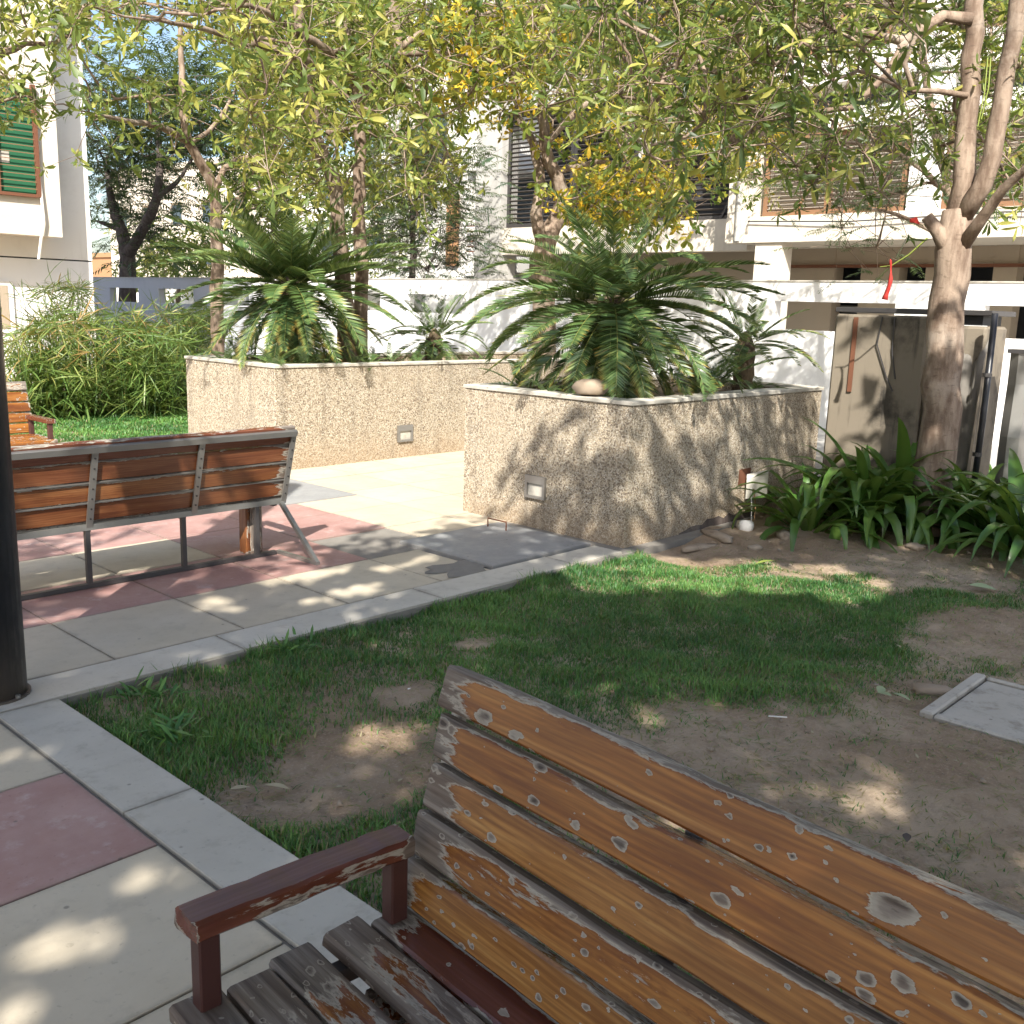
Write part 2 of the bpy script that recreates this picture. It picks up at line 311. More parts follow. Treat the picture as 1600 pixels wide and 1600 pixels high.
# ------------------------------------------------------------------ geometry helpers
def tag(o, label=None, cat=None, group=None, kind=None):
    if label: o['label'] = label
    if cat: o['category'] = cat
    if group: o['group'] = group
    if kind: o['kind'] = kind
    return o
def link(name, me, mat=None, parent=None, loc=None, rot=None):
    o = bpy.data.objects.new(name, me); col.objects.link(o)
    if mat is not None and me is not None and not me.materials: me.materials.append(mt[mat] if isinstance(mat, str) else mat)
    if parent is not None: o.parent = parent
    if loc is not None: o.location = loc
    if rot is not None: o.rotation_euler = rot
    return o
def empty(name, loc=(0, 0, 0), rz=0.0):
    o = bpy.data.objects.new(name, None); col.objects.link(o); o.location = loc; o.rotation_euler = (0, 0, rz); o.empty_display_size = 0.1
    return o
def mesh(name, v, f, smooth=False, tint=None):
    me = bpy.data.meshes.new(name)
    if isinstance(v, np.ndarray) and isinstance(f, np.ndarray):
        nv, nf, k = len(v), len(f), f.shape[1]
        me.vertices.add(nv); me.vertices.foreach_set('co', np.ascontiguousarray(v, dtype=np.float32).ravel())
        me.loops.add(nf*k); me.loops.foreach_set('vertex_index', np.ascontiguousarray(f, dtype=np.int32).ravel())
        me.polygons.add(nf); me.polygons.foreach_set('loop_start', np.arange(0, nf*k, k, dtype=np.int32)); me.polygons.foreach_set('loop_total', np.full(nf, k, dtype=np.int32))
        me.update(calc_edges=True)
    else:
        me.from_pydata([tuple(p) for p in v], [], [tuple(p) for p in f]); me.update()
    if tint is not None:
        a = me.attributes.new('tint', 'FLOAT', 'POINT'); a.data.foreach_set('value', np.ascontiguousarray(tint, dtype=np.float32))
    if smooth: me.polygons.foreach_set('use_smooth', np.ones(len(me.polygons), dtype=bool))
    me.validate(verbose=False) if not isinstance(v, np.ndarray) else None
    return me
class MB:
    """collects boxes and tubes of ONE part"""
    def __init__(s): s.v = []; s.f = []
    def box(s, a, b, ch=0.0):
        a = np.minimum(a, b).astype(float) if False else np.array([min(p, q) for p, q in zip(a, b)]); b_ = np.array([max(p, q) for p, q in zip(a, b)])
        return s._box(a, b_, ch)
    def _box(s, a, b, ch):
        n = len(s.v)
        if ch <= 0:
            for z in (a[2], b[2]):
                for (x, y) in ((a[0], a[1]), (b[0], a[1]), (b[0], b[1]), (a[0], b[1])): s.v.append((x, y, z))
            s.f += [tuple(n+i for i in q) for q in ((0, 3, 2, 1), (4, 5, 6, 7), (0, 1, 5, 4), (1, 2, 6, 5), (2, 3, 7, 6), (3, 0, 4, 7))]
        else:
            bm = bmesh.new(); bmesh.ops.create_cube(bm, size=1)
            for v in bm.verts:
                for i in range(3): v.co[i] = (a[i]+b[i])/2 + v.co[i]*(b[i]-a[i])
            bmesh.ops.bevel(bm, geom=bm.edges[:], offset=ch, segments=1, affect='EDGES')
            bm.verts.index_update()
            s.v += [tuple(v.co) for v in bm.verts]; s.f += [tuple(n+v.index for v in f.verts) for f in bm.faces]; bm.free()
        return s
    def obox(s, c, ax, ay, az, ch=0.0):
        """box with half-axis vectors"""
        c, ax, ay, az = map(np.array, (c, ax, ay, az)); n = len(s.v)
        for sz in (-1, 1):
            for sx, sy in ((-1, -1), (1, -1), (1, 1), (-1, 1)): s.v.append(tuple(c+sx*ax+sy*ay+sz*az))
        s.f += [tuple(n+i for i in q) for q in ((0, 3, 2, 1), (4, 5, 6, 7), (0, 1, 5, 4), (1, 2, 6, 5), (2, 3, 7, 6), (3, 0, 4, 7))]
        return s
    def bar(s, p, q, w, h=None, upv=(0, 0, 1)):
        p, q = np.array(p, float), np.array(q, float); d = q-p; L = np.linalg.norm(d); d /= L
        u = np.array(upv, float); u -= d*(u@d)
        if np.linalg.norm(u) < 1e-5: u = np.array([1.0, 0, 0]); u -= d*(u@d)
        u /= np.linalg.norm(u); sd = np.cross(d, u)
        return s.obox((p+q)/2, d*L/2, sd*w/2, u*(h or w)/2)
    def tube(s, pts, rad, k=8, cap=True, wob=0.0):
        pts = [np.array(p, float) for p in pts]; n = len(pts); rad = [rad]*n if np.isscalar(rad) else rad
        prev = None; base = len(s.v)
        for i, p in enumerate(pts):
            d = pts[min(i+1, n-1)]-pts[max(i-1, 0)]; d /= (np.linalg.norm(d)+1e-9)
            if prev is None:
                u = np.array([1.0, 0, 0]) if abs(d[0]) < 0.8 else np.array([0, 1.0, 0])
            else: u = prev
            u = u-d*(u@d); u /= np.linalg.norm(u); prev = u; w = np.cross(d, u)
            for j in range(k):
                a = 2*math.pi*j/k; r = rad[i]*(1+wob*random.uniform(-1, 1))
                s.v.append(tuple(p+r*(math.cos(a)*u+math.sin(a)*w)))
        for i in range(n-1):
            for j in range(k):
                a, b = base+i*k+j, base+i*k+(j+1) % k
                s.f.append((a, b, b+k, a+k))
        if cap:
            s.f.append(tuple(base+j for j in reversed(range(k)))); s.f.append(tuple(base+(n-1)*k+j for j in range(k)))
        return s
    def build(s, name, mat, parent=None, smooth=False, loc=None):
        return link(name, mesh(name, s.v, s.f, smooth), mat, parent, loc)
def boxpart(name, a, b, mat, parent=None, ch=0.0, kind=None):
    o = MB().box(a, b, ch).build(name, mat, parent)
    if kind: o['kind'] = kind
    return o

# ------------------------------------------------------------------ leaves (numpy)
def norm(a): return a/(np.linalg.norm(a, axis=-1, keepdims=True)+1e-9)
def leaf_mesh(name, P, D, N, L, Wd, tint, fold=0.25, droop=0.25, simple=False):
    """P base, D direction, N normal hint, L length, Wd half width"""
    droop = droop*rng.uniform(-.4, 2.2, len(P))[:, None] if np.isscalar(droop) else droop
    D = norm(D); S = norm(np.cross(D, N)); U = np.cross(S, D); n = len(P)
    L = L[:, None]; Wd = Wd[:, None]
    def pt(t, w, dz): return P + D*L*t + S*Wd*w + U*(Wd*abs(w)*fold - L*droop*t*t + dz*0)
    if simple:
        vs_ = [pt(0, 0, 0), pt(.5, 1, 0), pt(1, 0, 0), pt(.5, -1, 0)]
        V = np.stack(vs_, 1).reshape(-1, 3); Fq = (np.arange(n)*4)[:, None]+np.array([[0, 1, 2, 3]])
        return mesh(name, V, Fq, False, np.repeat(tint, 4))
    vs_ = [pt(0, 0, 0), pt(.4, 0, 0), pt(.75, 0, 0), pt(1, 0, 0), pt(.38, .8, 0), pt(.75, 1, 0), pt(.38, -.8, 0), pt(.75, -1, 0)]
    V = np.stack(vs_, 1).reshape(-1, 3)
    q = np.array([[0, 4, 1, 0], [1, 4, 5, 2], [2, 5, 3, 2], [0, 1, 6, 0], [1, 2, 7, 6], [2, 3, 7, 2]])
    tris = np.array([[0, 4, 1], [1, 4, 5], [1, 5, 2], [2, 5, 3], [0, 1, 6], [1, 2, 7], [1, 7, 6], [2, 3, 7]])
    Fq = (np.arange(n)*8)[:, None, None]+tris[None]
    return mesh(name, V, Fq.reshape(-1, 3), False, np.repeat(tint, 8))
def whorls(C, A, nper, L, W_, spread=1.15, tint0=0.5, tv=0.25, jit=0.42):
    """leaves in rosettes: centres C, axes A"""
    n = len(C); A = norm(A); ref = norm(rng.normal(size=(n, 3))); U = norm(np.cross(A, ref)); V = np.cross(A, U)
    idx = np.repeat(np.arange(n), nper); ang = np.tile(np.arange(nper)*2*math.pi/nper, n)+np.repeat(rng.uniform(0, 6.28, n), nper)+rng.normal(0, .18, n*nper)
    el = spread+rng.normal(0, jit, n*nper)
    rad = np.cos(ang)[:, None]*U[idx]+np.sin(ang)[:, None]*V[idx]
    D = np.cos(el)[:, None]*A[idx]+np.sin(el)[:, None]*rad
    D[:, 2] -= rng.uniform(.0, .5, n*nper)
    Nn = A[idx]+0.7*rng.normal(size=(n*nper, 3))
    ln = L*rng.uniform(0.45, 1.25, n*nper); w = W_*ln/L*rng.uniform(.8, 1.2, n*nper)
    t = np.clip(np.repeat(tint0+rng.normal(0, tv, n), nper)+rng.normal(0, .14, n*nper), 0, 1)
    return C[idx]+0.01*rng.normal(size=(n*nper, 3)), D, Nn, ln, w, t
def sprays(C, A, L, npair=11, pin=0.27, tint0=0.5, tv=0.25):
    """feathery leaves: a rachis with pairs of thin pinnae (as leaf rows)"""
    n = len(C); A = norm(A); S = norm(np.cross(A, np.array([0, 0, 1.0])+0.3*rng.normal(size=(n, 3))))
    ln = L*rng.uniform(.7, 1.25, n); Ps, Ds, Ns, Ls, Ws, Ts = [], [], [], [], [], []
    tb = np.clip(tint0+rng.normal(0, tv, n), 0, 1)
    for i in range(npair):
        t = (i+0.7)/npair
        base = C+A*(ln*t)[:, None]; base = base-np.array([0, 0, 1.0])*(ln*0.3*t*t)[:, None]
        for sgn in (-1, 1):
            D = norm(S*sgn+A*0.55+np.array([0, 0, -0.25])); Ps.append(base); Ds.append(D); Ns.append(np.tile([0, 0, 1.0], (n, 1)))
            Ls.append(ln*pin*math.sin(math.pi*min(.96, .12+.8*t))); Ws.append(ln*0.64/npair*.5); Ts.append(np.clip(tb+rng.normal(0, .05, n), 0, 1))
    return [np.concatenate(q) for q in (Ps, Ds, Ns, Ls, Ws, Ts)]

class Tree:
    def __init__(s, name, label, base, mats=('bark', 'leaf'), group=None):
        s.root = empty(name, base); tag(s.root, label, 'tree', group)
        s.base = np.array(base, float); s.P = []; s.par = []; s.r = []; s.trunk_chains = []; s.mats = mats
        s.ends = []
    def limb(s, pts, radii, step=0.16, wob=0.012):
        """a fixed limb given by points; interpolated with Catmull-Rom"""
        pts = np.array(pts, float); n = len(pts); out = []; ro = []
        for i in range(n-1):
            p0, p1, p2, p3 = pts[max(i-1, 0)], pts[i], pts[i+1], pts[min(i+2, n-1)]
            m_ = max(1, int(np.linalg.norm(p2-p1)/step))
            for j in range(m_):
                t = j/m_
                q = 0.5*((2*p1)+(-p0+p2)*t+(2*p0-5*p1+4*p2-p3)*t*t+(-p0+3*p1-3*p2+p3)*t**3)
                out.append(q+rng.normal(0, wob, 3)*(0.4 if i == 0 else 1)); ro.append(radii[i]*(1-t)+radii[i+1]*t)
        out.append(pts[-1]); ro.append(radii[-1])
        par = -1
        if s.P: par = int(np.argmin(np.linalg.norm(np.array(s.P)-out[0], axis=1)))
        s.trunk_chains.append((out, ro))
        for q, rr in zip(out, ro):
            s.P.append(q); s.par.append(par); s.r.append(rr); par = len(s.P)-1
        return s
    def grow(s, targets, step=0.22, twig=0.0068, rise=0.25, skip=6):
        T = np.array(targets); nl = len(s.P); s.nl = nl
        P0 = np.array(s.P)
        d = np.min(np.linalg.norm(T[:, None]-P0[None, :: max(1, nl//60)], axis=2), axis=1)
        s.kids = []
        ok = np.ones(len(s.P), bool); ok[:skip] = False
        for i in np.argsort(d):
            t = T[i]; Pn = np.array(s.P); dist = np.linalg.norm(Pn-t, axis=1)
            # prefer nodes lying inward of the target
            cost = dist+0.35*np.maximum(0, np.linalg.norm(Pn-s.P[min(skip, nl-1)], axis=1)-np.linalg.norm(t-s.P[min(skip, nl-1)]))
            cost[:len(ok)][~ok] += 50
            j = int(np.argmin(cost)); a = Pn[j]; L = dist[j]
            if L < 0.05: s.ends.append((t, np.array([0, 0, 1.0]))); continue
            pa = s.par[j]; pd = (a-s.P[pa]) if pa >= 0 else np.array([0, 0, 1.0]); pd = pd/(np.linalg.norm(pd)+1e-9)
            c1 = a+pd*L*0.3+np.array([0, 0, rise*L])*0.5+rng.normal(0, .07*L, 3)
            m_ = max(2, int(L/step)); par = j
            for q in range(1, m_+1):
                u = q/m_; p = (1-u)**2*a+2*u*(1-u)*c1+u*u*t+rng.normal(0, 0.012, 3)*(q < m_)
                s.P.append(p); s.par.append(par); s.r.append(twig); par = len(s.P)-1
            s.ends.append((t, t-s.P[s.par[par]]))
        # pipe model for grown nodes
        n = len(s.P); acc = np.zeros(n); ch = [[] for _ in range(n)]
        for i in range(n):
            if s.par[i] >= 0: ch[s.par[i]].append(i)
        e = 2.5
        for i in range(n-1, nl-1, -1):
            rr = max(twig**e, acc[i]); acc[i] = rr
            if s.par[i] >= 0: acc[s.par[i]] += rr
            s.r[i] = min(rr**(1/e), 0.055)
        s.ch = ch
        return s
    def branches_mb(s):
        mb = MB(); n = len(s.P); done = set()
        def chain(i0):
            pts = [s.P[s.par[i0]], s.P[i0]]; rr = [s.r[i0], s.r[i0]]; i = i0
            while True:
                k = [c for c in s.ch[i] if c >= s.nl]
                if not k: break
                k.sort(key=lambda c: -s.r[c])
                for o in k[1:]: stack.append(o)
                i = k[0]; pts.append(s.P[i]); rr.append(s.r[i])
            rr[-1] *= 0.6
            mx = max(rr); mb.tube(pts, rr, 3 if mx < 0.008 else (5 if mx < 0.02 else 7), cap=False)
        stack = [c for i in range(s.nl) for c in s.ch[i] if c >= s.nl]
        while stack: chain(stack.pop())
        return mb
    def wood(s, sides=12):
        off = s.base
        mb = MB()
        for k, (pts, rr) in enumerate(s.trunk_chains): mb.tube([p-off for p in pts], rr, sides if k == 0 else 9, wob=0.05)
        mb.build('trunk', s.mats[0], s.root, True)
        b = s.branches_mb()
        if b.v:
            b.v = [tuple(np.array(v)-off) for v in b.v]; b.build('branches', s.mats[0], s.root, True)
    def crown(s, mode='whorl', per_end=4, nper=6, L=0.12, W_=0.019, rad=0.16, tint0=.5, tv=.25, keep=None, spread=1.15, mat=None, name='crown', frac=1.0, simple=False, leafkeep=None):
        if not s.ends: return
        E = np.array([e[0] for e in s.ends]); A = norm(np.array([e[1] for e in s.ends]))
        if frac < 1: m_ = rng.random(len(E)) < frac; E, A = E[m_], A[m_]
        C = np.repeat(E, per_end, 0); Ax = np.repeat(A, per_end, 0)
        J = rng.normal(size=C.shape)*rad; J[::per_end] = 0
        C = C+J; Ax = norm(Ax*0.4+np.array([0, 0, .45])+norm(J+1e-6)*0.45+rng.normal(size=C.shape)*.22)
        if not simple and rad < .5:                                # fine twigs that carry the leaf clusters
            A0 = np.repeat(E, per_end, 0); d_ = norm(C-A0+1e-6); u_ = norm(np.cross(d_, np.array([.3, .5, .8]))); w_ = np.cross(d_, u_); V_ = []
            mid_ = (A0+C)/2+rng.normal(0, .018, C.shape)
            for (pt_, r_) in ((A0, .0042), (mid_, .0034), (C, .0022)):
                for a_ in (0, 2.094, 4.189): V_.append(pt_+r_*(math.cos(a_)*u_+math.sin(a_)*w_))
            V_ = np.stack(V_, 1)-s.base; n_ = len(C)
            q_ = np.array([[r*3+j, r*3+(j+1) % 3, r*3+3+(j+1) % 3, r*3+3+j] for r in range(2) for j in range(3)])
            tag(link('twigs', mesh('twigs', V_.reshape(-1, 3), ((np.arange(n_)*9)[:, None, None]+q_[None]).reshape(-1, 4)), s.mats[0], s.root), kind='stuff')
        if keep is not None: k_ = keep(C); C, Ax = C[k_], Ax[k_]
        if mode == 'whorl': X_ = whorls(C, Ax, nper, L, W_, spread, tint0, tv)
        else: 
            Ax[:, 2] *= 0.4; X_ = sprays(C, norm(Ax), L, npair=nper, tint0=tint0, tv=tv)
        P, D, Nn, ln, w, t = X_
        if leafkeep is not None:
            k_ = leafkeep(P+norm(D)*ln[:, None]*.5); P, D, Nn, ln, w, t = [q[k_] for q in (P, D, Nn, ln, w, t)]
        me = leaf_mesh(name, P-s.base, D, Nn, ln, w, t, simple=simple or mode != 'whorl')
        link(name, me, mat or s.mats[1], s.root)
        return C, Ax
def ellipsoid(c, r, n, shell=0.45):
    d = norm(rng.normal(size=(n, 3))); q = rng.uniform(shell, 1, n)**0.6
    return np.array(c)+d*q[:, None]*np.array(r)

# ================================================================== SETTING: ground, path, kerbs
gr = MB(); gr.v = [(-300, -300, -0.10), (300, -300, -0.10), (300, 300, -0.10), (-300, 300, -0.10)]; gr.f = [(0, 1, 2, 3)]
tag(gr.build('ground', 'soil'), kind='structure')

def hfun(x, y):
    h = -0.045+0.012*np.sin(x*3.1+y*1.7)+0.010*np.sin(x*7.3-y*5.1+1.0)+0.006*np.sin(x*17+y*13)
    h += -0.035*np.exp(-(((x-1.80)/0.22)**2+((y-2.62)/0.25)**2))        # worn hollow by the path
    h += 0.03*np.clip((x-5.4)/1.5, 0, 1)
    h = np.where((np.abs(x-4.33) < .29) & (np.abs(y-.97) < .37), -.085, h)
    return h
# bare soil ellipses: (cx, cy, rx, ry, strength)
BARE = [(1.98, 2.58, 0.42, 0.30, 1.0), (1.72, 2.60, 0.22, 0.24, 1.0), (2.25, 2.55, .3, .3, .8), (3.9, 0.9, 1.15, 0.85, 0.95), (3.0, 1.7, 0.75, 0.5, 0.85), (3.0, 0.2, 2.2, .9, .95), (5.35, 1.55, 0.6, 0.34, 1.0), (6.6, 2.9, 1.0, 0.55, 1.1),
        (6.15, 3.35, 0.85, 0.28, 1.0), (7.2, 2.2, 1.3, 0.7, 1.1), (6.2, 2.28, 0.55, 0.22, .8), (5.2, 0.5, .9, .7, .9), (2.62, 2.98, .16, .10, .9), (2.7, 1.2, .5, .6, .8), (3.25, 3.22, .13, .09, 1.0)]
def vnoise(x, y, s):
    return (np.sin(x*s+1.3*np.sin(y*s*.7))+np.sin(y*s*1.1+1.7*np.sin(x*s*.6+2)))*.25+.5
def bareness(x, y):
    b = np.zeros_like(x)
    for cx, cy, rx, ry, k in BARE:
        q = ((x-cx)/rx)**2+((y-cy)/ry)**2
        q = q+0.55*(vnoise(x, y, 9)-.5)+0.4*(vnoise(y+3, x-2, 23)-.5)
        b = np.maximum(b, k*np.clip(1.35-q, 0, 1))
    return b
xs = np.arange(1.40, 13.2, 0.07); ys = np.arange(-5.0, 3.96, 0.07)
gx, gy = np.meshgrid(xs, ys, indexing='ij'); gz = hfun(gx, gy)
gz = np.where(gx > 10.8, -0.03, gz)
V = np.stack([gx, gy, gz], -1).reshape(-1, 3); nx, ny = len(xs), len(ys)
ii, jj = np.meshgrid(np.arange(nx-1), np.arange(ny-1), indexing='ij'); q0 = (ii*ny+jj).ravel()
tag(link('lawn_soil', mesh('lawn_soil', V, np.stack([q0, q0+ny, q0+ny+1, q0+1], 1), True), 'soil'), kind='structure')

# driveway beyond the planters, up to the buildings
tag(boxpart('driveway', (10.9, -20, -0.09), (26, 45, -0.006), 'drive'), kind='structure')
# path bed (mortar) and tiles
path = MB().box((-3.0, -6.0, -0.11), (1.502, 3.78, -0.010)).build('path', 'mortar'); tag(path, kind='structure')
plaza = MB().box((-6.0, 3.781, -0.11), (10.9, 7.98, -0.010)).build('plaza', 'mortar'); tag(plaza, kind='structure')
def tile(x0, y0, x1, y1, mat, parent, name='tile', g=0.004, top=0.0):
    dz = random.uniform(-.0015, .0015)
    b = MB()._box(np.array([x0+g, y0+g, -0.05]), np.array([x1-g, y1-g, top+dz]), 0.0022)
    cx, cy = (x0+x1)/2, (y0+y1)/2
    b.v = [(v[0]-cx, v[1]-cy, v[2]) for v in b.v]
    return b.build(name, mat, parent, loc=(cx, cy, 0))
# near path: column of 0.63 m squares beside the kerb
MOD = 0.632
for i in range(-2, 6):
    for j in range(-10, 2):
        y0 = 2.516+j*MOD; x0 = 1.256-(i+1)*MOD
        y1 = min(y0+MOD, 3.775)
        if y0 > 3.75 or x0+MOD > 1.27 or y0 < -1.2 or x0 < -1.6: continue
        red = (j % 3 == 0)
        tile(x0, y0, x0+MOD, y1, 'tile_red' if red else 'tile_cream', path)
yk = 3.775
for L in (1.02, 1.28, 1.05, 1.2):
    tile(1.262, yk-L, 1.502, yk, 'kerb', path, 'kerb_stone', top=0.004); yk -= L
# far kerb along the lawn
xk = -1.4
for L in (1.5, 1.18, 1.06, 1.22, 1.12, 0.0):
    if L: tile(xk, 3.785, xk+L, 4.045, 'kerb', plaza, 'kerb_stone', top=0.004); xk += L
tile(xk, 3.80, 5.18, 4.04, 'kerb', plaza, 'kerb_stone', top=0.003)
rows = [4.05, 4.72, 5.35, 5.98, 6.61, 7.24, 7.87]
xsb = [-1.30, -0.67, -0.04, 0.60, 1.23, 1.86, 2.50, 3.13, 3.80, 4.46, 5.06, 5.69, 6.32, 6.95, 7.58, 8.21, 8.84, 9.47, 10.1]
for r in range(len(rows)-1):
    for c in range(len(xsb)-1):
        x0, x1, y0, y1 = xsb[c], xsb[c+1], rows[r], rows[r+1]
        if y1 < 5.5 and x0 > 5.2: continue                      # planter stands there
        if y0 < 4.9 and 4.2 < x1 and x0 < 5.2: continue         # grey cover
        if y0 > 6.2 and y1 < 7.5 and x0 > 4.2 and x1 < 5.2: continue
        red = (r in (1, 3) and x1 < 4.47) or (r == 2 and 3.1 < x0 < 4.4)
        if y0 < 4.9 and x1 > 4.2 and x0 < 4.2: x1 = 4.19
        if r > 0 and x0 > 4.4 and x1 < 5.1 and y0 < 4.9: continue
        tile(x0, y0, x1, y1, 'tile_red' if red else 'tile_cream', plaza)
tile(3.80, 4.05, 4.20, 4.72, 'tile_cream', plaza)
tile(4.46, 4.95, 5.06, 5.35, 'tile_cream', plaza)
for y0 in (6.44,):
    tile(4.32, 6.43, 5.06, 7.40, 'slate', plaza, 'cover_slab', top=0.006)
tile(4.46, 7.42, 5.06, 7.87, 'tile_cream', plaza)
tile(5.06, 4.96, 5.30, 5.35, 'tile_cream', plaza)
# grey stone cover leaning on its broken bed beside the planter
cv = empty('stone_cover', (4.70, 4.49, 0)); tag(cv, 'square grey stone drain cover set in the paving beside the near planter', 'cover')
b = MB()._box(np.array([-0.475, -0.425, -0.03]), np.array([0.475, 0.44, 0.014]), 0.004); b.build('slab', 'slate', cv)
hd = MB().tube([(0.30, .38, 0), (0.30, .38, 0.075), (0.30, .20, 0.075), (0.30, .20, 0.0)], 0.006, 6)
hd.build('lifting_handle', 'rust', cv)
bm_ = MB(); K = 26                           # broken screed round the cover's corner
for (r0, zz) in ((1.0, .0025), (.0, .006)):
    for k in range(K):
        a = 2*math.pi*k/K; rr = (.23+.05*math.sin(3*a+1)+.04*math.sin(7*a)+random.uniform(-.025, .025))*r0
        bm_.v.append((4.10+rr*math.cos(a)*1.1, 4.19+rr*math.sin(a)*.62, zz))
for k in range(K): bm_.f.append((k, (k+1) % K, K+(k+1) % K, K+k))
tag(bm_.build('broken_screed', 'mortar'), kind='structure')
# concrete slab lying in the lawn at the right
sp = empty('concrete_slab', (4.33, 1.00, -.048)); tag(sp, 'pale concrete slab with raised rim lying in the lawn at the frame edge', 'slab')
MB()._box(np.array([-0.275, -0.42, -0.09]), np.array([0.30, 0.335, 0.010]), 0.010).build('panel', 'slab', sp)
for a, bq in (((-0.325, 0.337, -0.08), (0.33, 0.392, 0.026)), ((-0.325, -0.45, -0.08), (-0.277, 0.335, 0.020)), ((0.302, -0.45, -0.08), (0.33, 0.335, 0.022))):
    MB()._box(np.array(a), np.array(bq), 0.008).build('rim', 'slab', sp)

# back lawn
tag(boxpart('back_lawn', (-8, 7.985, -0.09), (5.0, 20, -0.015), 'soil'), kind='structure')
tag(boxpart('back_bed', (5.001, 9.6, -0.09), (10.89, 24, -0.02), 'soil'), kind='structure')

# ------------------------------------------------------------------ grass
def blades(n, xr, yr, dens, hh, name, z=None, wide=0.0022, tall=None, dryfn=None):
    x = rng.uniform(*xr, n); y = rng.uniform(*yr, n)
    k = rng.random(n) < dens(x, y); x, y = x[k], y[k]; n = len(x)
    zz = hfun(x, y) if z is None else np.full(n, z)
    h = hh*rng.uniform(.5, 1.3, n)*(.65+.7*vnoise(x, y, 14))
    if tall is not None: h = h*tall(x, y)
    a = rng.uniform(0, 6.283, n); lean = rng.uniform(.15, 1.0, n)*h
    if dryfn is not None:
        bb = bareness(x, y); h = h*(1-.45*np.clip(bb, 0, 1)); lean = lean*(1+1.2*np.clip(bb, 0, 1))
    d = np.stack([np.cos(a), np.sin(a)], 1); s = np.stack([-np.sin(a), np.cos(a)], 1)
    w = wide*rng.uniform(.7, 1.4, n)
    P = np.stack([x, y, zz-0.004], 1); S3 = np.concatenate([s*w[:, None], np.zeros((n, 1))], 1)
    def at(t): return P+np.concatenate([d*(lean*t*t)[:, None], (h*(t-.25*t*t*lean/h))[:, None]], 1)
    V = np.stack([at(0)-S3, at(0)+S3, at(.55)+S3*.8, at(.55)-S3*.8, at(1.0)], 1).reshape(-1, 3)
    o = (np.arange(n)*5)[:, None, None]; Fq = o+np.array([[0, 1, 2], [0, 2, 3], [3, 2, 4]])[None]
    tint = np.clip(.40+.24*(vnoise(x, y, 4)-.5)*2+.12*(vnoise(y, x, 19)-.5)*2+rng.normal(0, .2, n), 0, .78)
    dr = rng.random(n) < (0.05 if dryfn is None else dryfn(x, y)+.04); tint[dr] = rng.uniform(.86, 1, dr.sum())
    return tag(link(name, mesh(name, V, Fq.reshape(-1, 3), False, np.repeat(tint, 5)), 'grass'), kind='stuff')
def dens(x, y):
    b = bareness(x, y); d = np.clip(1.0-b*1.25, 0.07, 1)
    far = np.clip((y-3.5*(x > 5.35)-0.0), -9, 9)
    edge = (x > 1.508) & (y < 3.778) & ~((x > 5.32) & (y > 3.40-0.35*(x-5.3))) & (x < 7.4)
    slab = (np.abs(x-4.33) < .33) & (np.abs(y-.97) < .42)
    patch = np.clip(.55+.9*(vnoise(x, y, 5.3)-.35), .25, 1)
    th = np.clip((x-2.2)/1.2, 0, 1)*np.clip((y-1.3)/.5, 0, 1)     # lush middle of the lawn
    return d*edge*(~slab)*np.maximum(patch, th)
tl = lambda x, y: 1+0.9*np.exp(-np.minimum(np.abs(3.78-y), np.abs(x-1.505))/.10)*np.clip(vnoise(x, y, 11)*2-.3, 0, 1)+.35*np.exp(-((x-1.75)**2+(y-3.3)**2)/.15)
dryf = lambda x, y: np.clip(.05+.5*bareness(x, y)+.25*np.clip((2.0-y)/1.5, 0, 1)*np.clip(vnoise(x, y, 4), 0, 1), 0, .7)
blades(430000, (1.5, 7.4), (-0.4, 3.79), dens, 0.034, 'grass', tall=tl, dryfn=dryf)
blades(90000, (1.6, 7.2), (9.4, 13.2), lambda x, y: np.where(x > 5.1, 1, .7)+0*y, 0.04, 'back_lawn_grass', z=-0.016, wide=0.006)
nC = 5200; cx_ = rng.uniform(1.55, 7.6, nC); cy_ = rng.uniform(-.6, 3.75, nC); kk = (rng.random(nC) < np.clip(bareness(cx_, cy_), .04, 1)) & ~((np.abs(cx_-4.33) < .34) & (np.abs(cy_-.97) < .43))
cx_, cy_ = cx_[kk], cy_[kk]; nC = len(cx_); rC = rng.uniform(.002, .006, nC)*(1+2.0*(rng.random(nC) < .05))
oc = np.array([[1, 0, 0], [-1, 0, 0], [0, 1, 0], [0, -1, 0], [0, 0, .7], [0, 0, -.7]])[None]*(1+.4*rng.normal(size=(nC, 6, 1)))
Vc = np.stack([cx_, cy_, hfun(cx_, cy_)+rC*.3], 1)[:, None]+oc*rC[:, None, None]
Fc = (np.arange(nC)*6)[:, None, None]+np.array([[0, 2, 4], [2, 1, 4], [1, 3, 4], [3, 0, 4], [2, 0, 5], [1, 2, 5], [3, 1, 5], [0, 3, 5]])[None]
tag(link('soil_crumbs', mesh('soil_crumbs', Vc.reshape(-1, 3), Fc.reshape(-1, 3)), 'rock'), kind='stuff')
def litter(n, name, L, W_, mat, flat=.15, wgt=1.0):
    x = rng.uniform(1.55, 7.6, n); y = rng.uniform(-.6, 3.75, n)
    k = (rng.random(n) < np.clip(bareness(x, y)*wgt+.10, 0, 1)) & ~((np.abs(x-4.33) < .34) & (np.abs(y-.97) < .43)); x, y = x[k], y[k]; n = len(x)
    a = rng.uniform(0, 6.28, n); D = np.stack([np.cos(a), np.sin(a), rng.normal(0, flat, n)], 1)
    P = np.stack([x, y, hfun(x, y)+.004+rng.uniform(0, .006, n)], 1)
    me = leaf_mesh(name, P, D, np.tile([0, 0, 1.0], (n, 1))+.25*rng.normal(size=(n, 3)), L*rng.uniform(.4, 1.4, n), W_*rng.uniform(.6, 1.4, n), rng.uniform(.84, 1, n), simple=L < .06)
    tag(link(name, me, mat), kind='stuff')
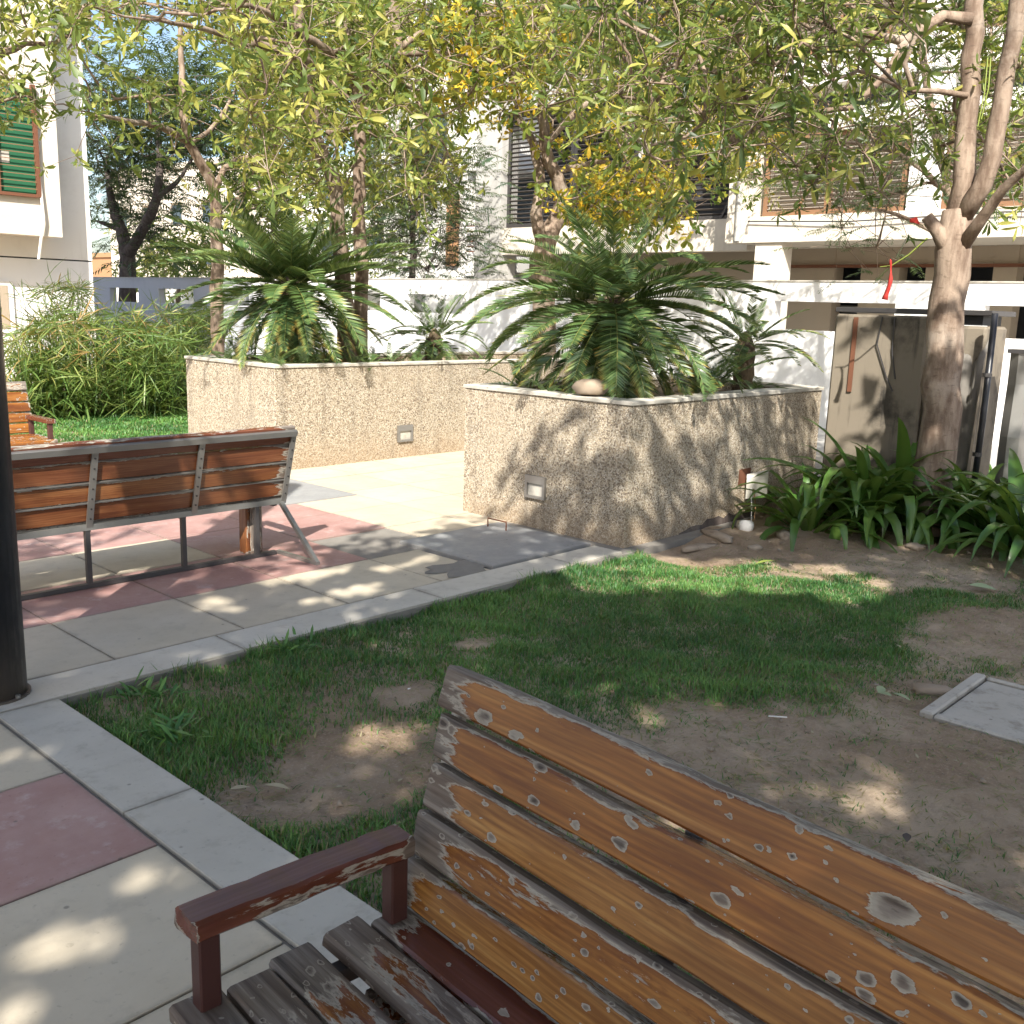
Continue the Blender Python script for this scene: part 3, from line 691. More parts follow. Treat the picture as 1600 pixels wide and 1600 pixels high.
litter(16000, 'dry_straw', .05, .0018, 'grass')
litter(900, 'leaf_litter', .028, .006, 'dry', .3, .6)
# broad-leaved weeds in the lawn corner
def weed(x, y, n, L, name):
    C = np.stack([x+rng.normal(0, .05, n), y+rng.normal(0, .05, n), np.full(n, -.03)], 1)
    a = rng.uniform(0, 6.28, n); D = np.stack([np.cos(a), np.sin(a), rng.uniform(.3, 1.2, n)], 1)
    me = leaf_mesh(name, C, D, np.tile([0, 0, 1.0], (n, 1))+.2*rng.normal(size=(n, 3)), L*rng.uniform(.6, 1.2, n), np.full(n, .007), rng.uniform(.2, .75, n), droop=.4)
    return link(name, me, 'grass')
for (x, y, lab) in ((1.68, 3.22, 'leafy weed clump at the lawn edge near the path corner'), (1.80, 3.62, 'small broad-bladed weed by the kerb near the black post'), (2.55, 3.70, 'grass weed leaning over the far kerb in the lawn')):
    tag(weed(x, y, 46, .11, 'weed_plant'), lab, 'weed', 'weeds along the kerb')

# fallen leaves and litter on the lawn
def fallen(px, py, L, lab, mat='dry', rz=None):
    p = atZ(px, py, -.02); n = 1
    a = random.uniform(0, 6.28) if rz is None else rz
    v = []; f = []
    K = 6
    for i in range(K+1):
        t = i/K; w = .22*L*math.sin(math.pi*min(.98, t*.95+.03))
        for s_ in (-1, 0, 1): v.append((L*(t-.5), s_*w, .010+.18*abs(s_)*w+.05*L*math.sin(3*t)+.02*L*(t-.5)**2))
    for i in range(K):
        for s_ in (0, 1): b0 = i*3+s_; f.append((b0, b0+3, b0+4, b0+1))
    o = link('fallen_leaf', mesh('fallen_leaf', v, f, True), mat, None, (p[0], p[1], float(hfun(np.array(p[0]), np.array(p[1])))+.018), (random.uniform(-.2, .2), random.uniform(-.2, .2), a))
    tag(o, lab, 'leaf', 'leaves fallen on the lawn')
fallen(432, 1218, .085, 'dry curled pale leaf on the bare soil near the path', 'dry', -.9)
fallen(375, 1222, .07, 'brown leaf half buried in the hollow beside the pale curled leaf', 'dry', -.3)
fallen(1375, 1080, .09, 'pale green leaf on the lawn, leftmost of three near the slab', 'dry_green', .3)
fallen(1382, 1088, .08, 'green leaf leaning upright in grass, middle of three near the slab', 'dry_green', 1.2)
fallen(1408, 1090, .08, 'green leaf nearest to the concrete slab corner', 'dry_green', 1.5)
fallen(1196, 880, .14, 'yellow leaf on the sunlit grass by the planter corner', 'pod', -.6)
fallen(1535, 918, .16, 'long narrow pale leaf on the grass in front of the lilies', 'dry_green', -1.0)
fallen(640, 1078, .03, 'tiny pale scrap of litter in the grass behind the bench', 'white', .5)
fallen(1403, 1010, .05, 'small straw-coloured leaf on the dark lawn', 'dry', .8)
fallen(1418, 1302, .06, 'dark brown leaf on the bare soil behind the bench', 'bark_dark', .4)
fallen(760, 1430, .05, 'small pale leaf under the bench arm', 'dry', .3) if False else None
p = atZ(1215, 1123, -.03)
tag(MB().bar((p[0]-.02, p[1]+.03, -.022), (p[0]+.02, p[1]-.03, -.020), .004).build('paper_stick', 'white'), 'thin white stick lying on the bare soil behind the bench', 'stick')

# stones
def stone(name, p, r, lab, mat='rock', flat=.6, group=None):
    bm = bmesh.new(); bmesh.ops.create_icosphere(bm, subdivisions=2, radius=1)
    ph = [random.uniform(0, 6) for _ in range(6)]
    for v in bm.verts:
        c = v.co; k = 1+.16*math.sin(3*c.x+ph[0])*math.sin(3*c.y+ph[1])+.10*math.sin(7*c.z+ph[2])*math.sin(6*c.x+ph[3])
        # squarish
        mx = max(abs(c.x), abs(c.y), abs(c.z)); k *= (1/mx)**.7; k *= 1+.10*math.copysign(1, math.sin(5*c.x+4*c.y+ph[4]))*abs(math.sin(4*c.z+ph[5]))
        v.co = Vector((c.x*r[0]*k, c.y*r[1]*k, c.z*r[2]*k))
    me = bpy.data.meshes.new(name); bm.to_mesh(me); bm.free(); me.polygons.foreach_set('use_smooth', np.ones(len(me.polygons), dtype=bool))
    return tag(link(name, me, mat, None, p, (0, 0, random.uniform(0, 3))), lab, 'stone', group)

# ================================================================== planters
PH = 0.975
def planter(name, lab, x0, x1, y0, y1, breaks_front, breaks_side):
    t = empty(name, ((x0+x1)/2, (y0+y1)/2, 0)); tag(t, lab, 'planter'); ox, oy = t.location[0], t.location[1]
    th = 0.15
    def part(nm, a, b, mat, ch=0.0):
        return MB()._box(np.array([a[0]-ox, a[1]-oy, a[2]]), np.array([b[0]-ox, b[1]-oy, b[2]]), ch).build(nm, mat, t)
    part('wall', (x0, y0, -.09), (x1, y0+th, PH-.028), 'pebble', .006)
    part('wall', (x0, y1-th, -.09), (x1, y1, PH-.028), 'pebble', .006)
    part('wall', (x0+.001, y0+th-.003, -.09), (x0+th, y1-th+.003, PH-.0285), 'pebble')
    part('wall', (x1-th, y0+th-.003, -.09), (x1-.001, y1-th+.003, PH-.0285), 'pebble')
    part('soil', (x0+th-.01, y0+th-.01, .2), (x1-th+.01, y1-th+.01, PH-.09), 'soil')
    o = .012
    bx = [x0-o]+breaks_front+[x1+o]
    for a, b_ in zip(bx[:-1], bx[1:]):
        part('coping_slab', (a+.0015, y0-o, PH-.028), (b_-.0015, y0+th+.012, PH+random.uniform(-.002, .002)), 'coping', .003)
        part('coping_slab', (a+.0015, y1-th-.012, PH-.028), (b_-.0015, y1+o, PH+random.uniform(-.002, .002)), 'coping', .003)
    by = [y0+th+.015]+breaks_side+[y1-th-.015]
    for a, b_ in zip(by[:-1], by[1:]):
        part('coping_slab', (x0-o, a, PH-.028), (x0+th+.012, b_-.003, PH+random.uniform(-.002, .002)), 'coping', .003)
        part('coping_slab', (x1-th-.012, a, PH-.028), (x1+o, b_-.003, PH+random.uniform(-.002, .002)), 'coping', .003)
    return t
pl2 = planter('planter', 'near raised planter faced with pebbledash, holding the larger drooping cycad', 5.30, 8.00, 3.885, 5.44, [6.35, 7.2], [4.7])
pl1 = planter('planter', 'far raised planter faced with pebbledash, behind the bench on the paving', 5.185, 10.2, 7.795, 9.37, [6.4, 7.6, 8.8], [8.6])
def fixture(parent, c, u, nrm, w, h):
    """recessed wall light: u along the wall, nrm outward"""
    o = np.array(parent.location); c = np.array(c)-o; u = np.array(u, float); nrm = np.array(nrm, float); z = np.array([0, 0, 1.0])
    fr = MB(); d = .022
    fr.obox(c+z*h*.33+nrm*d/2, u*w/2, nrm*d/2, z*h*.17)
    fr.obox(c-z*h*.44+nrm*d/2, u*w/2, nrm*d/2, z*h*.06)
    for s_ in (-1, 1): fr.obox(c+u*s_*w*.44+nrm*d/2-z*h*.11, u*w*.06, nrm*d/2, z*h*.27)
    f = fr.build('light_fixture', 'steel', parent)
    MB().obox(c-z*h*.11+nrm*.003, u*w*.38, nrm*.003, z*h*.27).build('lens', 'coping', f)
fixture(pl2, atX(838, 761, 5.30), (0, -1, 0), (-1, 0, 0), .19, .165)
fixture(pl1, atY(632, 677, 7.795), (1, 0, 0), (0, -1, 0), .20, .17)
# broken light hanging from its hole on the near planter's lawn side
hc = atY(1163, 745, 3.885); o2 = np.array(pl2.location)
MB().obox(hc-o2+np.array([0, .02, 0]), (.085, 0, 0), (0, .024, 0), (0, 0, .065)).build('light_recess', 'rust', pl2)
lf = empty('hanging_light', (hc[0]+.03, hc[1]-.06, hc[2]-.02)); tag(lf, 'broken light fixture dangling by its wire from the near planter wall', 'light fixture')
MB().obox((.03, -.02, -.035), (.055, -.06, .02), (.02, .012, .012), (.02, .01, -.085)).build('housing', 'coping', lf)
MB().tube([(-.02, .0, -.06), (-.04, -.03, -.22), (-.06, -.05, -.36), (-.10, -.06, -.47)], .004, 5).build('wire', 'white', lf)
MB().tube([(-.0, -.01, -.06), (.0, -.04, -.20), (-.04, -.06, -.33), (.0, -.06, -.45)], .004, 5).build('wire', 'lattice', lf)
c_ = atX(921, 612, 5.36); stone('coping_rock', (5.38, c_[1], PH+.058), (.085, .10, .055), 'squarish brown rock on the rim of the near planter')
for (px, py, r, lab) in ((1165, 826, (.06, .05, .045), 'white painted stone under the hanging light'), (1120, 838, (.15, .05, .025), 'flat reddish stone against the cracked foot of the planter'), (1225, 838, (.08, .05, .03), 'brown stone in front of the first lily'), (1180, 852, (.06, .04, .018), 'small flat stone at the edge of the sunny grass'), (1090, 850, (.15, .05, .018), 'long flat stone set in the soil by the planter corner'), (1430, 858, (.06, .05, .025), 'grey stone in the shade under the middle lily'), (1462, 1070, (.09, .04, .025), 'pale chip of stone beside the concrete slab')):
    p = atZ(px, py, -.01); stone('stone', (p[0], p[1], float(hfun(np.array(p[0]), np.array(p[1])))+r[2]*.5), r, lab, 'rock' if 'white' not in lab else 'white', group='stones round the planter')
# flat dark strip painting the shaded crack at the foot of the planter's lawn side
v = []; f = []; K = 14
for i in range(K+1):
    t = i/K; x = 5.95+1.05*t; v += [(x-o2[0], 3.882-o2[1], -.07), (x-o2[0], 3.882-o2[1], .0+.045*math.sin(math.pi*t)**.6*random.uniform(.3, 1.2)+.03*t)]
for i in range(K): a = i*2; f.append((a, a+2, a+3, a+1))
link('crack_shade', mesh('crack_shade', v, f), 'bark_dark', pl2)

# ================================================================== benches
def board(name, L, w, th, parent, pos, ex, ez, mat, wear, hue, x0=0.0, seg=14):
    """board along local x; ex = length axis, ez = width axis"""
    ex = np.array(ex, float); ez = np.array(ez, float); ey = np.cross(ez, ex)
    v = []; f = []; c = min(.006, th*.25)
    prof = [(-w/2+c, -th/2), (w/2-c, -th/2), (w/2, -th/2+c), (w/2, th/2-c), (w/2-c, th/2), (-w/2+c, th/2), (-w/2, th/2-c), (-w/2, -th/2+c)]
    n = len(prof); sag = [random.uniform(-.0022, .0022) for _ in range(seg+1)]; sg2 = [random.uniform(-.002, .002) for _ in range(seg+1)]
    for i in range(seg+1):
        xx = -L/2+L*i/seg
        for (a, b) in prof:
            e = .005*random.uniform(-1, 1) if i in (0, seg) else 0
            v.append((xx+e, b+sag[i]*.4, a+(sag[i] if a > 0 else sg2[i])))
    for i in range(seg):
        for j in range(n): a = i*n+j; b = i*n+(j+1) % n; f.append((a, a+n, b+n, b))
    f.append(tuple(range(n))); f.append(tuple(seg*n+j for j in reversed(range(n))))
    o = link(name, mesh(name, v, f), mat, parent)
    M3 = Matrix(((ex[0], ey[0], ez[0], pos[0]), (ex[1], ey[1], ez[1], pos[1]), (ex[2], ey[2], ez[2], pos[2]), (0, 0, 0, 1)))
    o.matrix_local = M3; o.color = (wear, hue, random.random(), 1)
    return o
SEAT, BTOP = 0.385, 0.862
def bench(lab, loc, rz, L, seat_spec, back_spec, zs=1.0, gap=.012, arm_ends=(0, 1), mat='wood', bmat='wood'):
    t = empty('bench', loc, rz); tag(t, lab, 'bench', 'slatted benches'); t.scale = (1, 1, zs)
    th = .034
    for (y0, y1, wr, hu, e) in seat_spec:
        LL = L-e; board('seat_slat', LL, y1-y0, th, t, (e*.6+LL/2, (y0+y1)/2, SEAT-th/2), (1, 0, 0), (0, 1, 0), mat, wr, hu)
    lean = np.array([0, .130, BTOP-.377]); ln = np.linalg.norm(lean); lean /= ln
    b0 = np.array([0, .476, .388]); nb = len(back_spec); pitch = (ln-.012)/nb
    out = np.cross(lean, (1, 0, 0)); out /= np.linalg.norm(out)
    if out[1] < 0: out = -out                                   # towards the back
    for i, (wr, hu, e) in enumerate(back_spec):
        c = b0+lean*(pitch*(i+.5)); LL = L-e
        board('back_slat', LL, pitch-gap, .034, t, (e*.6+LL/2, c[1], c[2]), (1, 0, 0), lean, bmat, wr, hu)
    # steel frame behind the slats
    for x in (.012, L*.335, L*.665, L-.012):
        p = b0+out*.031-lean*.03; q = b0+lean*(ln-.03)+out*.031
        up_ = MB().bar((x, p[1], p[2]), (x, q[1], q[2]), .034, .012, out).build('back_upright', 'steel', t)
        bt = MB()
        for i in range(nb*2):
            c = b0+lean*(pitch*(i/2+.25))+out*.036; bt.tube([(x, c[1], c[2]), (x, c[1]+out[1]*.006, c[2]+out[2]*.006)], .0055, 6)
        bt.build('bolts', 'darksteel', up_)
    q = b0+lean*(ln-.050)+out*.036
    MB().obox((L/2, q[1], q[2]), (L/2, 0, 0), out*.016, lean*.017).build('top_rail', 'steel', t)
    for i in range(1, nb-1+0):
        c = b0+lean*(pitch*i)+out*.022; MB().obox((L/2, c[1], c[2]), (L/2-.02, 0, 0), out*.005, lean*.0032).build('back_rod', 'steel', t)
    p = b0-lean*.028+out*.02
    MB().obox((L/2, p[1], p[2]), (L/2+.004, 0, 0), (0, .017, 0), (0, 0, .017)).build('rear_rail', 'steel', t)
    MB().obox((L/2, .04, SEAT-th-.018), (L/2, 0, 0), (0, .015, 0), (0, 0, .015)).build('front_rail', 'darksteel', t)
    for x in (.05, L*.36, L*.66, L-.05):
        MB().obox((x, .25, SEAT-th-.017), (.015, 0, 0), (0, .21, 0), (0, 0, .0155)).build('seat_bearer', 'darksteel', t)
    for x in (.20, L*.37, L*.67, L-.12):
        MB().bar((x, p[1], p[2]-.015), (x, p[1], .018), .026).build('leg', 'darksteel', t)
    MB().bar((.07, p[1], .016), (L-.05, p[1], .016), .03, .026).build('ground_rail', 'darksteel', t)
    for x in (.03, L-.03):
        MB().bar((x, p[1]+.01, p[2]-.01), (x, p[1]+.38, .014), .026, .024).build('splayed_leg', 'steel', t)
        MB().bar((x+.012*(1 if x < .5 else -1), p[1]-.01, .014), (x, p[1]+.39, .012), .026, .022).build('foot_rail', 'steel', t)
        for k in range(4):
            xx = x+.085*(1 if x < .5 else -1)+.030*k*(1 if x < .5 else -1)
            board('leg_board', SEAT-th-.04, .085, .026, t, (xx, .36, (SEAT-th-.03)/2), (0, 0, 1), (0, 1, 0), 'wood_back', .15, .25, seg=4)
    for e in arm_ends:
        x = .034 if e == 0 else L-.034
        for y, nm in ((.052, 'arm_post'), (.436, 'arm_post')):
            MB()._box(np.array([x-.018, y-.019, SEAT-.03]), np.array([x+.018, y+.019, .524]), .003).build(nm, 'post_paint', t)
        board('armrest', .438, .074, .040, t, (x, .238, .544), (0, -1, 0.006), (1, 0, 0), 'wood_back', -.22, .02)
    return t
d1 = np.array([math.cos(R(84.95)), math.sin(R(84.95))]); n1 = np.array([d1[1], -d1[0]])
o1 = n1*.5806+d1*1.462
bench('weathered bench with flaking orange varnish and one armrest, close in the foreground', (o1[0], o1[1], 0), R(264.95), 1.80,
      [(0, .087, .98, .4, .0), (.096, .180, 1.0, .5, .03), (.186, .272, .88, .35, .0), (.304, .388, 1.0, .4, -.02), (.396, .478, .32, .0, .02)],
      [(.25, .9, .0), (.66, .65, .02), (.38, .85, .03), (.26, .5, .015), (.30, .38, .0)], arm_ends=(0, 1))
bench('bench seen from behind with steel back frame, standing on the red and cream paving', (3.50, 5.67, 0), math.pi, 1.85,
      [(0, .087, .5, .4, .0), (.096, .180, .6, .5, .0), (.186, .272, .5, .3, .0), (.30, .384, .5, .4, 0), (.394, .476, .4, .2, .0)],
      [(.22, .22, .0), (.36, .25, 0), (.10, .20, 0), (.05, .14, 0)], zs=.945, gap=.009, bmat='wood_back')
bench('orange bench facing the camera at the back lawn, half hidden by the black post', (1.72, 8.42, 0), 0.0, 1.75,
      [(0, .087, .3, .5, .0), (.096, .180, .3, .5, .0), (.186, .272, .3, .5, .0), (.30, .384, .3, .4, 0), (.394, .476, .3, .5, .0)],
      [(.05, .45, .0), (.02, .5, 0), (.10, .5, 0), (.08, .45, 0), (.85, .4, 0)], zs=.93)

# black steel post
pb = atZ(-10, 1086); ps = empty('steel_post', (pb[0], pb[1], 0)); tag(ps, 'thick black steel post at the corner of the kerb, cut by the frame', 'post')
MB().tube([(0, 0, 0), (0, 0, 4.2)], .122, 28).build('shaft', 'black', ps, True)
MB().tube([(0, 0, 0), (0, 0, .012)], .135, 28).build('base_plate', 'black', ps)
for a in (-1.2, .3, 1.9, 3.5): MB().tube([(.129*math.cos(a), .129*math.sin(a), .012), (.129*math.cos(a), .129*math.sin(a), .024)], .010, 6).build('bolt', 'steel', ps)

# ================================================================== boundary wall with openings
WX, WT, WH = 13.55, 0.20, 2.04
def wall_run(name, lab, ya, yb, holes, mat='wall', top=WH, parent_x=WX):
    t = empty(name, (parent_x, (ya+yb)/2, 0)); tag(t, lab, 'wall'); oy = (ya+yb)/2
    def part(nm, y0, y1, z0, z1, x0=0.0, x1=WT, m_=mat): MB()._box(np.array([x0, y0-oy, z0]), np.array([x1, y1-oy, z1]), 0).build(nm, m_, t)
    y = ya
    part('band', ya, yb, 1.765, top)
    MB()._box(np.array([-.015, ya-oy, top]), np.array([WT+.015, yb-oy, top+.022]), .004).build('coping', 'coping', t)
    for (h0, h1, zl) in holes:
        part('pier', y, h0, -.09, 1.765); part('sill_wall', h0, h1, -.09, zl); y = h1
    part('pier', y, yb, -.09, 1.765)
    return t
wall_run('boundary_wall', 'white boundary wall with open slots behind the near planter and the big tree', -3.0, 12.4, [(-1.4, .4, 1.36), (2.7, 4.5, 1.36), (5.65, 7.45, 1.36), (9.6, 11.4, 1.40)])
wall_run('boundary_wall', 'dappled middle stretch of the white boundary wall, seen between the two big cycads', 12.401, 21.2, [(13.92, 15.64, 1.40), (16.48, 18.2, 1.40)])
wall_run('boundary_wall', 'shaded grey stretch of boundary wall with two slots beside the left building', 21.201, 40.0, [(21.4, 22.9, 1.40), (23.97, 25.81, 1.39), (26.93, 28.65, 1.38), (30.0, 31.8, 1.38)], 'wall_shade_tint')

# far white compound wall seen over the grey one
tag(boxpart('compound_wall', (24, 26, -.09), (24.25, 70, 2.45), 'white'), 'sunlit white compound wall far behind the grey boundary wall', 'wall')

# ================================================================== right apartment building
def P_(x, y, X): return atX(x, y, X)
AX = 17.0
ab = empty('apartment_building', (AX, 7.0, 0)); tag(ab, 'cream apartment block with louvred balconies over open parking, on the right', 'building')
def ap(nm, a, b, mat, par=None): return MB()._box(np.array(a)-np.array([AX, 7.0, 0]), np.array(b)-np.array([AX, 7.0, 0]), 0).build(nm, mat, par or ab)
Y0, Y1 = -4.0, 10.49
ap('fascia', (AX, Y0, 2.87), (AX+.25, Y1, 3.33), 'cream')
ap('floor_slab', (AX+.251, Y0, 2.90), (AX+9, Y1, 3.2), 'cream')
ap('pillar', (AX+.05, 9.32, -.09), (AX+.45, 9.86, 2.869), 'cream')
# parking level: beige wall with openings
PXW = AX+2.2
for (y0, y1, z0, z1) in ((9.3, 10.49, -.09, 2.9), (8.0, 8.75, -.09, 2.9), (7.1, 7.5, -.09, 2.9), (5.9, 6.3, -.09, 2.9), (3.2, 3.7, -.09, 2.9), (0.2, .8, -.09, 2.9)):
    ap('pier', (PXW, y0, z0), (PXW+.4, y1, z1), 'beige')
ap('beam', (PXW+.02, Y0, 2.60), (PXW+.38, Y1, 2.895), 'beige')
ap('back_wall', (AX+6.0, Y0, -.09), (AX+6.2, Y1+6, 2.9), 'dark')
ap('service_pipe', (PXW-.06, Y0, 2.52), (PXW-.01, Y1, 2.58), 'rust')
ap('shelf', (PXW+.8, 6.4, 1.75), (PXW+1.0, 10, 1.80), 'concrete')
# upper floors
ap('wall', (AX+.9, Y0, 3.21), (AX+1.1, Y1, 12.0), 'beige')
ap('edge_wall', (AX+.02, 9.9, 3.331), (AX+.9, Y1, 12.0), 'cream')
ap('balcony_band', (AX+.01, Y0, 4.72), (AX+.22, 8.6, 5.08), 'white')
ap('balcony_band', (AX+.01, 8.601, 4.90), (AX+.22, 9.899, 5.08), 'cream')
ap('balcony_slab', (AX+.0, Y0, 5.50), (AX+.9, 9.899, 6.0), 'white')
ap('balcony_band', (AX+.01, Y0, 7.35), (AX+.22, 9.899, 7.75), 'white')
ap('column', (AX+.03, 6.55, 3.331), (AX+.42, 7.1, 7.35), 'white')
def louvre(par, X, y0, y1, z0, z1, mat, fmat, org, tilt=.5, step=.075, diag=True):
    o = np.array(org); fr = MB()
    for y in (y0, y1): fr.box((X-.03-o[0], y-.04-o[1], z0-o[2]), (X+.03-o[0], y+.04-o[1], z1-o[2]))
    for z in (z0, z1): fr.box((X-.035-o[0], y0-.04-o[1], z-.04-o[2]), (X+.035-o[0], y1+.04-o[1], z+.04-o[2]))
    f = fr.build('louvre_frame', fmat, par)
    sl_ = MB(); z = z0+.07
    while z < z1-.04:
        sl_.obox((X-o[0], (y0+y1)/2-o[1], z-o[2]), (0, (y1-y0)/2-.04, 0), (.03*math.cos(tilt), 0, -.03*math.sin(tilt)), (.004*math.sin(tilt), 0, .004*math.cos(tilt))); z += step
    tag(sl_.build('slats', mat, f), kind='stuff')
    if diag:
        n = max(1, int((y1-y0)/1.1)); dg = MB()
        for i in range(n):
            ya, yb = y0+(y1-y0)*i/n, y0+(y1-y0)*(i+.45)/n
            MB().bar((X-.05-o[0], yb-o[1], z0-o[2]), (X-.05-o[0], ya-o[1], z1-o[2]), .045, .02, (1, 0, 0)).build('brace', fmat, f)
org = (AX, 7.0, 0)
for (ya, yb) in ((8.55, 9.75), (7.2, 8.5), (5.2, 6.5), (3.6, 5.1), (1.9, 3.5)):
    louvre(ab, AX+.12, ya, yb, 3.38, 4.68, 'louvre', 'brown_frame', org)
    louvre(ab, AX+.12, ya, yb, 6.03, 7.3, 'louvre', 'brown_frame', org)
MB().tube([(-.06, 3.2, 2.9), (-.06, 3.2, 12)], .05, 8).build('downpipe', 'concrete', ab)
MB().tube([(-.05, 3.0, 3.25), (-.08, 1.0, 3.18), (-.06, -1.5, 3.24), (-.07, -4, 3.16)], .012, 5).build('cable', 'dark', ab)
for (ya, yb) in ((7.3, 9.3), (4.8, 6.2)): ap('window', (AX+.86, ya, 5.1), (AX+.93, yb, 5.48), 'glass')

# recessed middle block with dark louvres and concrete columns
mb_ = empty('apartment_building', (18.2, 14.0, 0)); tag(mb_, 'grey recessed apartment wing with dark louvred screens behind the yellow flowering tree', 'building')
def mp_(nm, a, b, mat, par=None): return MB()._box(np.array(a)-np.array([18.2, 14.0, 0]), np.array(b)-np.array([18.2, 14.0, 0]), 0).build(nm, mat, par or mb_)
mp_('balcony_slab', (18.0, 10.60, 2.80), (18.3, 17.4, 3.42), 'cream')
mp_('floor_slab', (18.301, 10.60, 2.85), (25, 17.6, 3.2), 'concrete')
mp_('column', (17.9, 17.30, -.09), (18.5, 18.15, 13), 'concrete')
mp_('back_wall', (19.4, 10.60, 3.21), (19.6, 17.3, 13), 'dark')
mp_('balcony_slab', (17.95, 10.60, 6.05), (19.39, 17.29, 6.55), 'concrete')
mp_('balcony_slab', (17.95, 10.60, 8.9), (19.39, 17.29, 9.4), 'concrete')
mp_('parapet', (18.05, 10.60, 4.75), (18.2, 13.4, 5.4), 'concrete')
mp_('ground_wall', (19.0, 10.6, -.09), (19.2, 17.3, 2.849), 'beige')
mp_('window', (18.93, 16.0, 1.5), (18.99, 17.0, 2.55), 'white'); mp_('pane', (18.90, 16.1, 1.6), (18.925, 16.9, 2.45), 'glass')
for (ya, yb) in ((15.3, 17.25), (13.5, 15.2)): louvre(mb_, 18.15, ya, yb, 3.48, 6.0, 'louvre_dark', 'darksteel', (18.2, 14, 0), step=.10)
louvre(mb_, 18.3, 10.8, 13.4, 3.48, 4.7, 'louvre_dark', 'darksteel', (18.2, 14, 0), step=.10)
louvre(mb_, 18.15, 10.8, 17.2, 6.6, 8.8, 'louvre_dark', 'darksteel', (18.2, 14, 0), step=.12)

# sunlit white block with the orange lattice
wb = empty('apartment_building', (19.0, 21.0, 0)); tag(wb, 'sunlit white block with orange lattice panel and balcony, behind the middle wall', 'building')
def wp(nm, a, b, mat, par=None): return MB()._box(np.array(a)-np.array([19.0, 21.0, 0]), np.array(b)-np.array([19.0, 21.0, 0]), 0).build(nm, mat, par or wb)
wp('wall', (19.2, 19.6, -.09), (25, 23.2, 11), 'white')
wp('wall', (20.6, 18.16, 3.0), (25, 19.599, 11), 'white')
wp('balcony_slab', (19.0, 18.16, 2.35), (20.59, 19.599, 2.85), 'white'); wp('balcony_slab', (19.0, 18.16, 5.0), (20.59, 19.599, 5.6), 'white'); wp('balcony_slab', (19.0, 18.16, 7.8), (20.59, 19.599, 8.4), 'white')
wp('side_post', (19.0, 18.16, 2.851), (19.3, 18.45, 4.999), 'white')
for z in (2.95, 3.08, 3.21, 3.34, 3.47, 3.6): wp('rail', (19.02, 18.46, z), (19.05, 19.59, z+.03), 'rust')
wp('window', (20.5, 18.6, 3.3), (20.595, 19.4, 4.9), 'glass')
lat = MB()
for z in np.arange(2.6, 4.45, .11): lat.box((.12, -.95, z), (.18, -.55, z+.035))
for y in np.arange(-.95, -.54, .10): lat.box((.11, y, 2.6), (.19, y+.03, 4.45))
lat.build('lattice_panel', 'lattice', wb)
for z in (5.4, 8.0): wp('window', (19.15, 20.6, z), (19.199, 21.8, z+1.3), 'glass')
wp('shed', (15.5, 19.5, -.09), (17.5, 21.3, 1.95), 'white')

# ================================================================== left building
LY = 18.0
lb = empty('left_building', (4.0, LY, 0)); tag(lb, 'white building with projecting window box and green netted window on the left', 'building')
def lp(nm, a, b, mat, par=None, ch=0): return MB()._box(np.array([min(a[i], b[i]) for i in range(3)])-np.array([4.0, LY, 0]), np.array([max(a[i], b[i]) for i in range(3)])-np.array([4.0, LY, 0]), ch).build(nm, mat, par or lb)
lx = atY(148, 480, LY)[0]
lp('wall', (-6, LY, 2.14), (lx, LY+8, 14), 'white'); lp('ground_floor_wall', (-6, LY+.012, -.09), (lx, LY+7.9, 2.115), 'wall'); lp('joint', (-6, LY+.03, 2.116), (lx-.01, LY+7, 2.139), 'dark')
bxr = atY(98, 371, LY-.62); bt_ = bxr[2]
lp('window_box', (-6, LY-.62, bt_), (bxr[0], LY-.001, 9.0), 'cream')
w0 = atY(62, 305, LY-.62); w1 = atY(58, 140, LY-.62)
wz0, wz1, wx1 = w0[2], w1[2], w0[0]
fr_ = lp('window', (wx1-1.6, LY-.635, wz0), (wx1-.06, LY-.621, wz1), 'green_net')
lp('curtain', (wx1-1.55, LY-.645, wz0+.45), (wx1-.45, LY-.636, wz0+.62), 'coping', fr_)
for (a, b) in (((wx1-.06, LY-.70, wz0-.04), (wx1, LY-.615, wz1+.05)), ((wx1-1.6, LY-.70, wz0-.05), (wx1-.061, LY-.615, wz0)), ((wx1-.66, LY-.69, wz0+.001), (wx1-.62, LY-.65, wz1))): lp('frame', a, b, 'rust', fr_)
gb = MB()
for z in np.arange(wz0+.08, wz1, .11): gb.bar((wx1-1.6-4, -.685, z), (wx1-.06-4, -.685, z), .012)
gb.build('grille', 'brown_frame', fr_)
pz = atY(60, 275, LY-.62); pe = atY(62, 405, LY-.72)
MB().tube([(pz[0]-4, -.66, pz[2]), (pz[0]-3.99, -.70, (pz[2]+pe[2])/2), (pe[0]-4, -.68, pe[2])], .022, 7).build('hose', 'white', lb)
g0 = atY(-20, 438, LY); g1 = atY(24, 520, LY)
gw = lp('window', (g0[0]-.4, LY-.03, g1[2]), (g1[0], LY+.011, g0[2]), 'white'); lp('pane', (g0[0]-.4, LY-.04, g1[2]+.07), (g1[0]-.09, LY-.031, g0[2]-.07), 'beige', gw)
for z in (5.6,): lp('band', (-6, LY-.04, z), (lx, LY-.0, z+.05), 'concrete') if False else None

MB().tube([(lx-4.55, -.06, 2.2), (lx-4.55, -.06, 12)], .045, 8).build('downpipe', 'coping', lb) if False else None
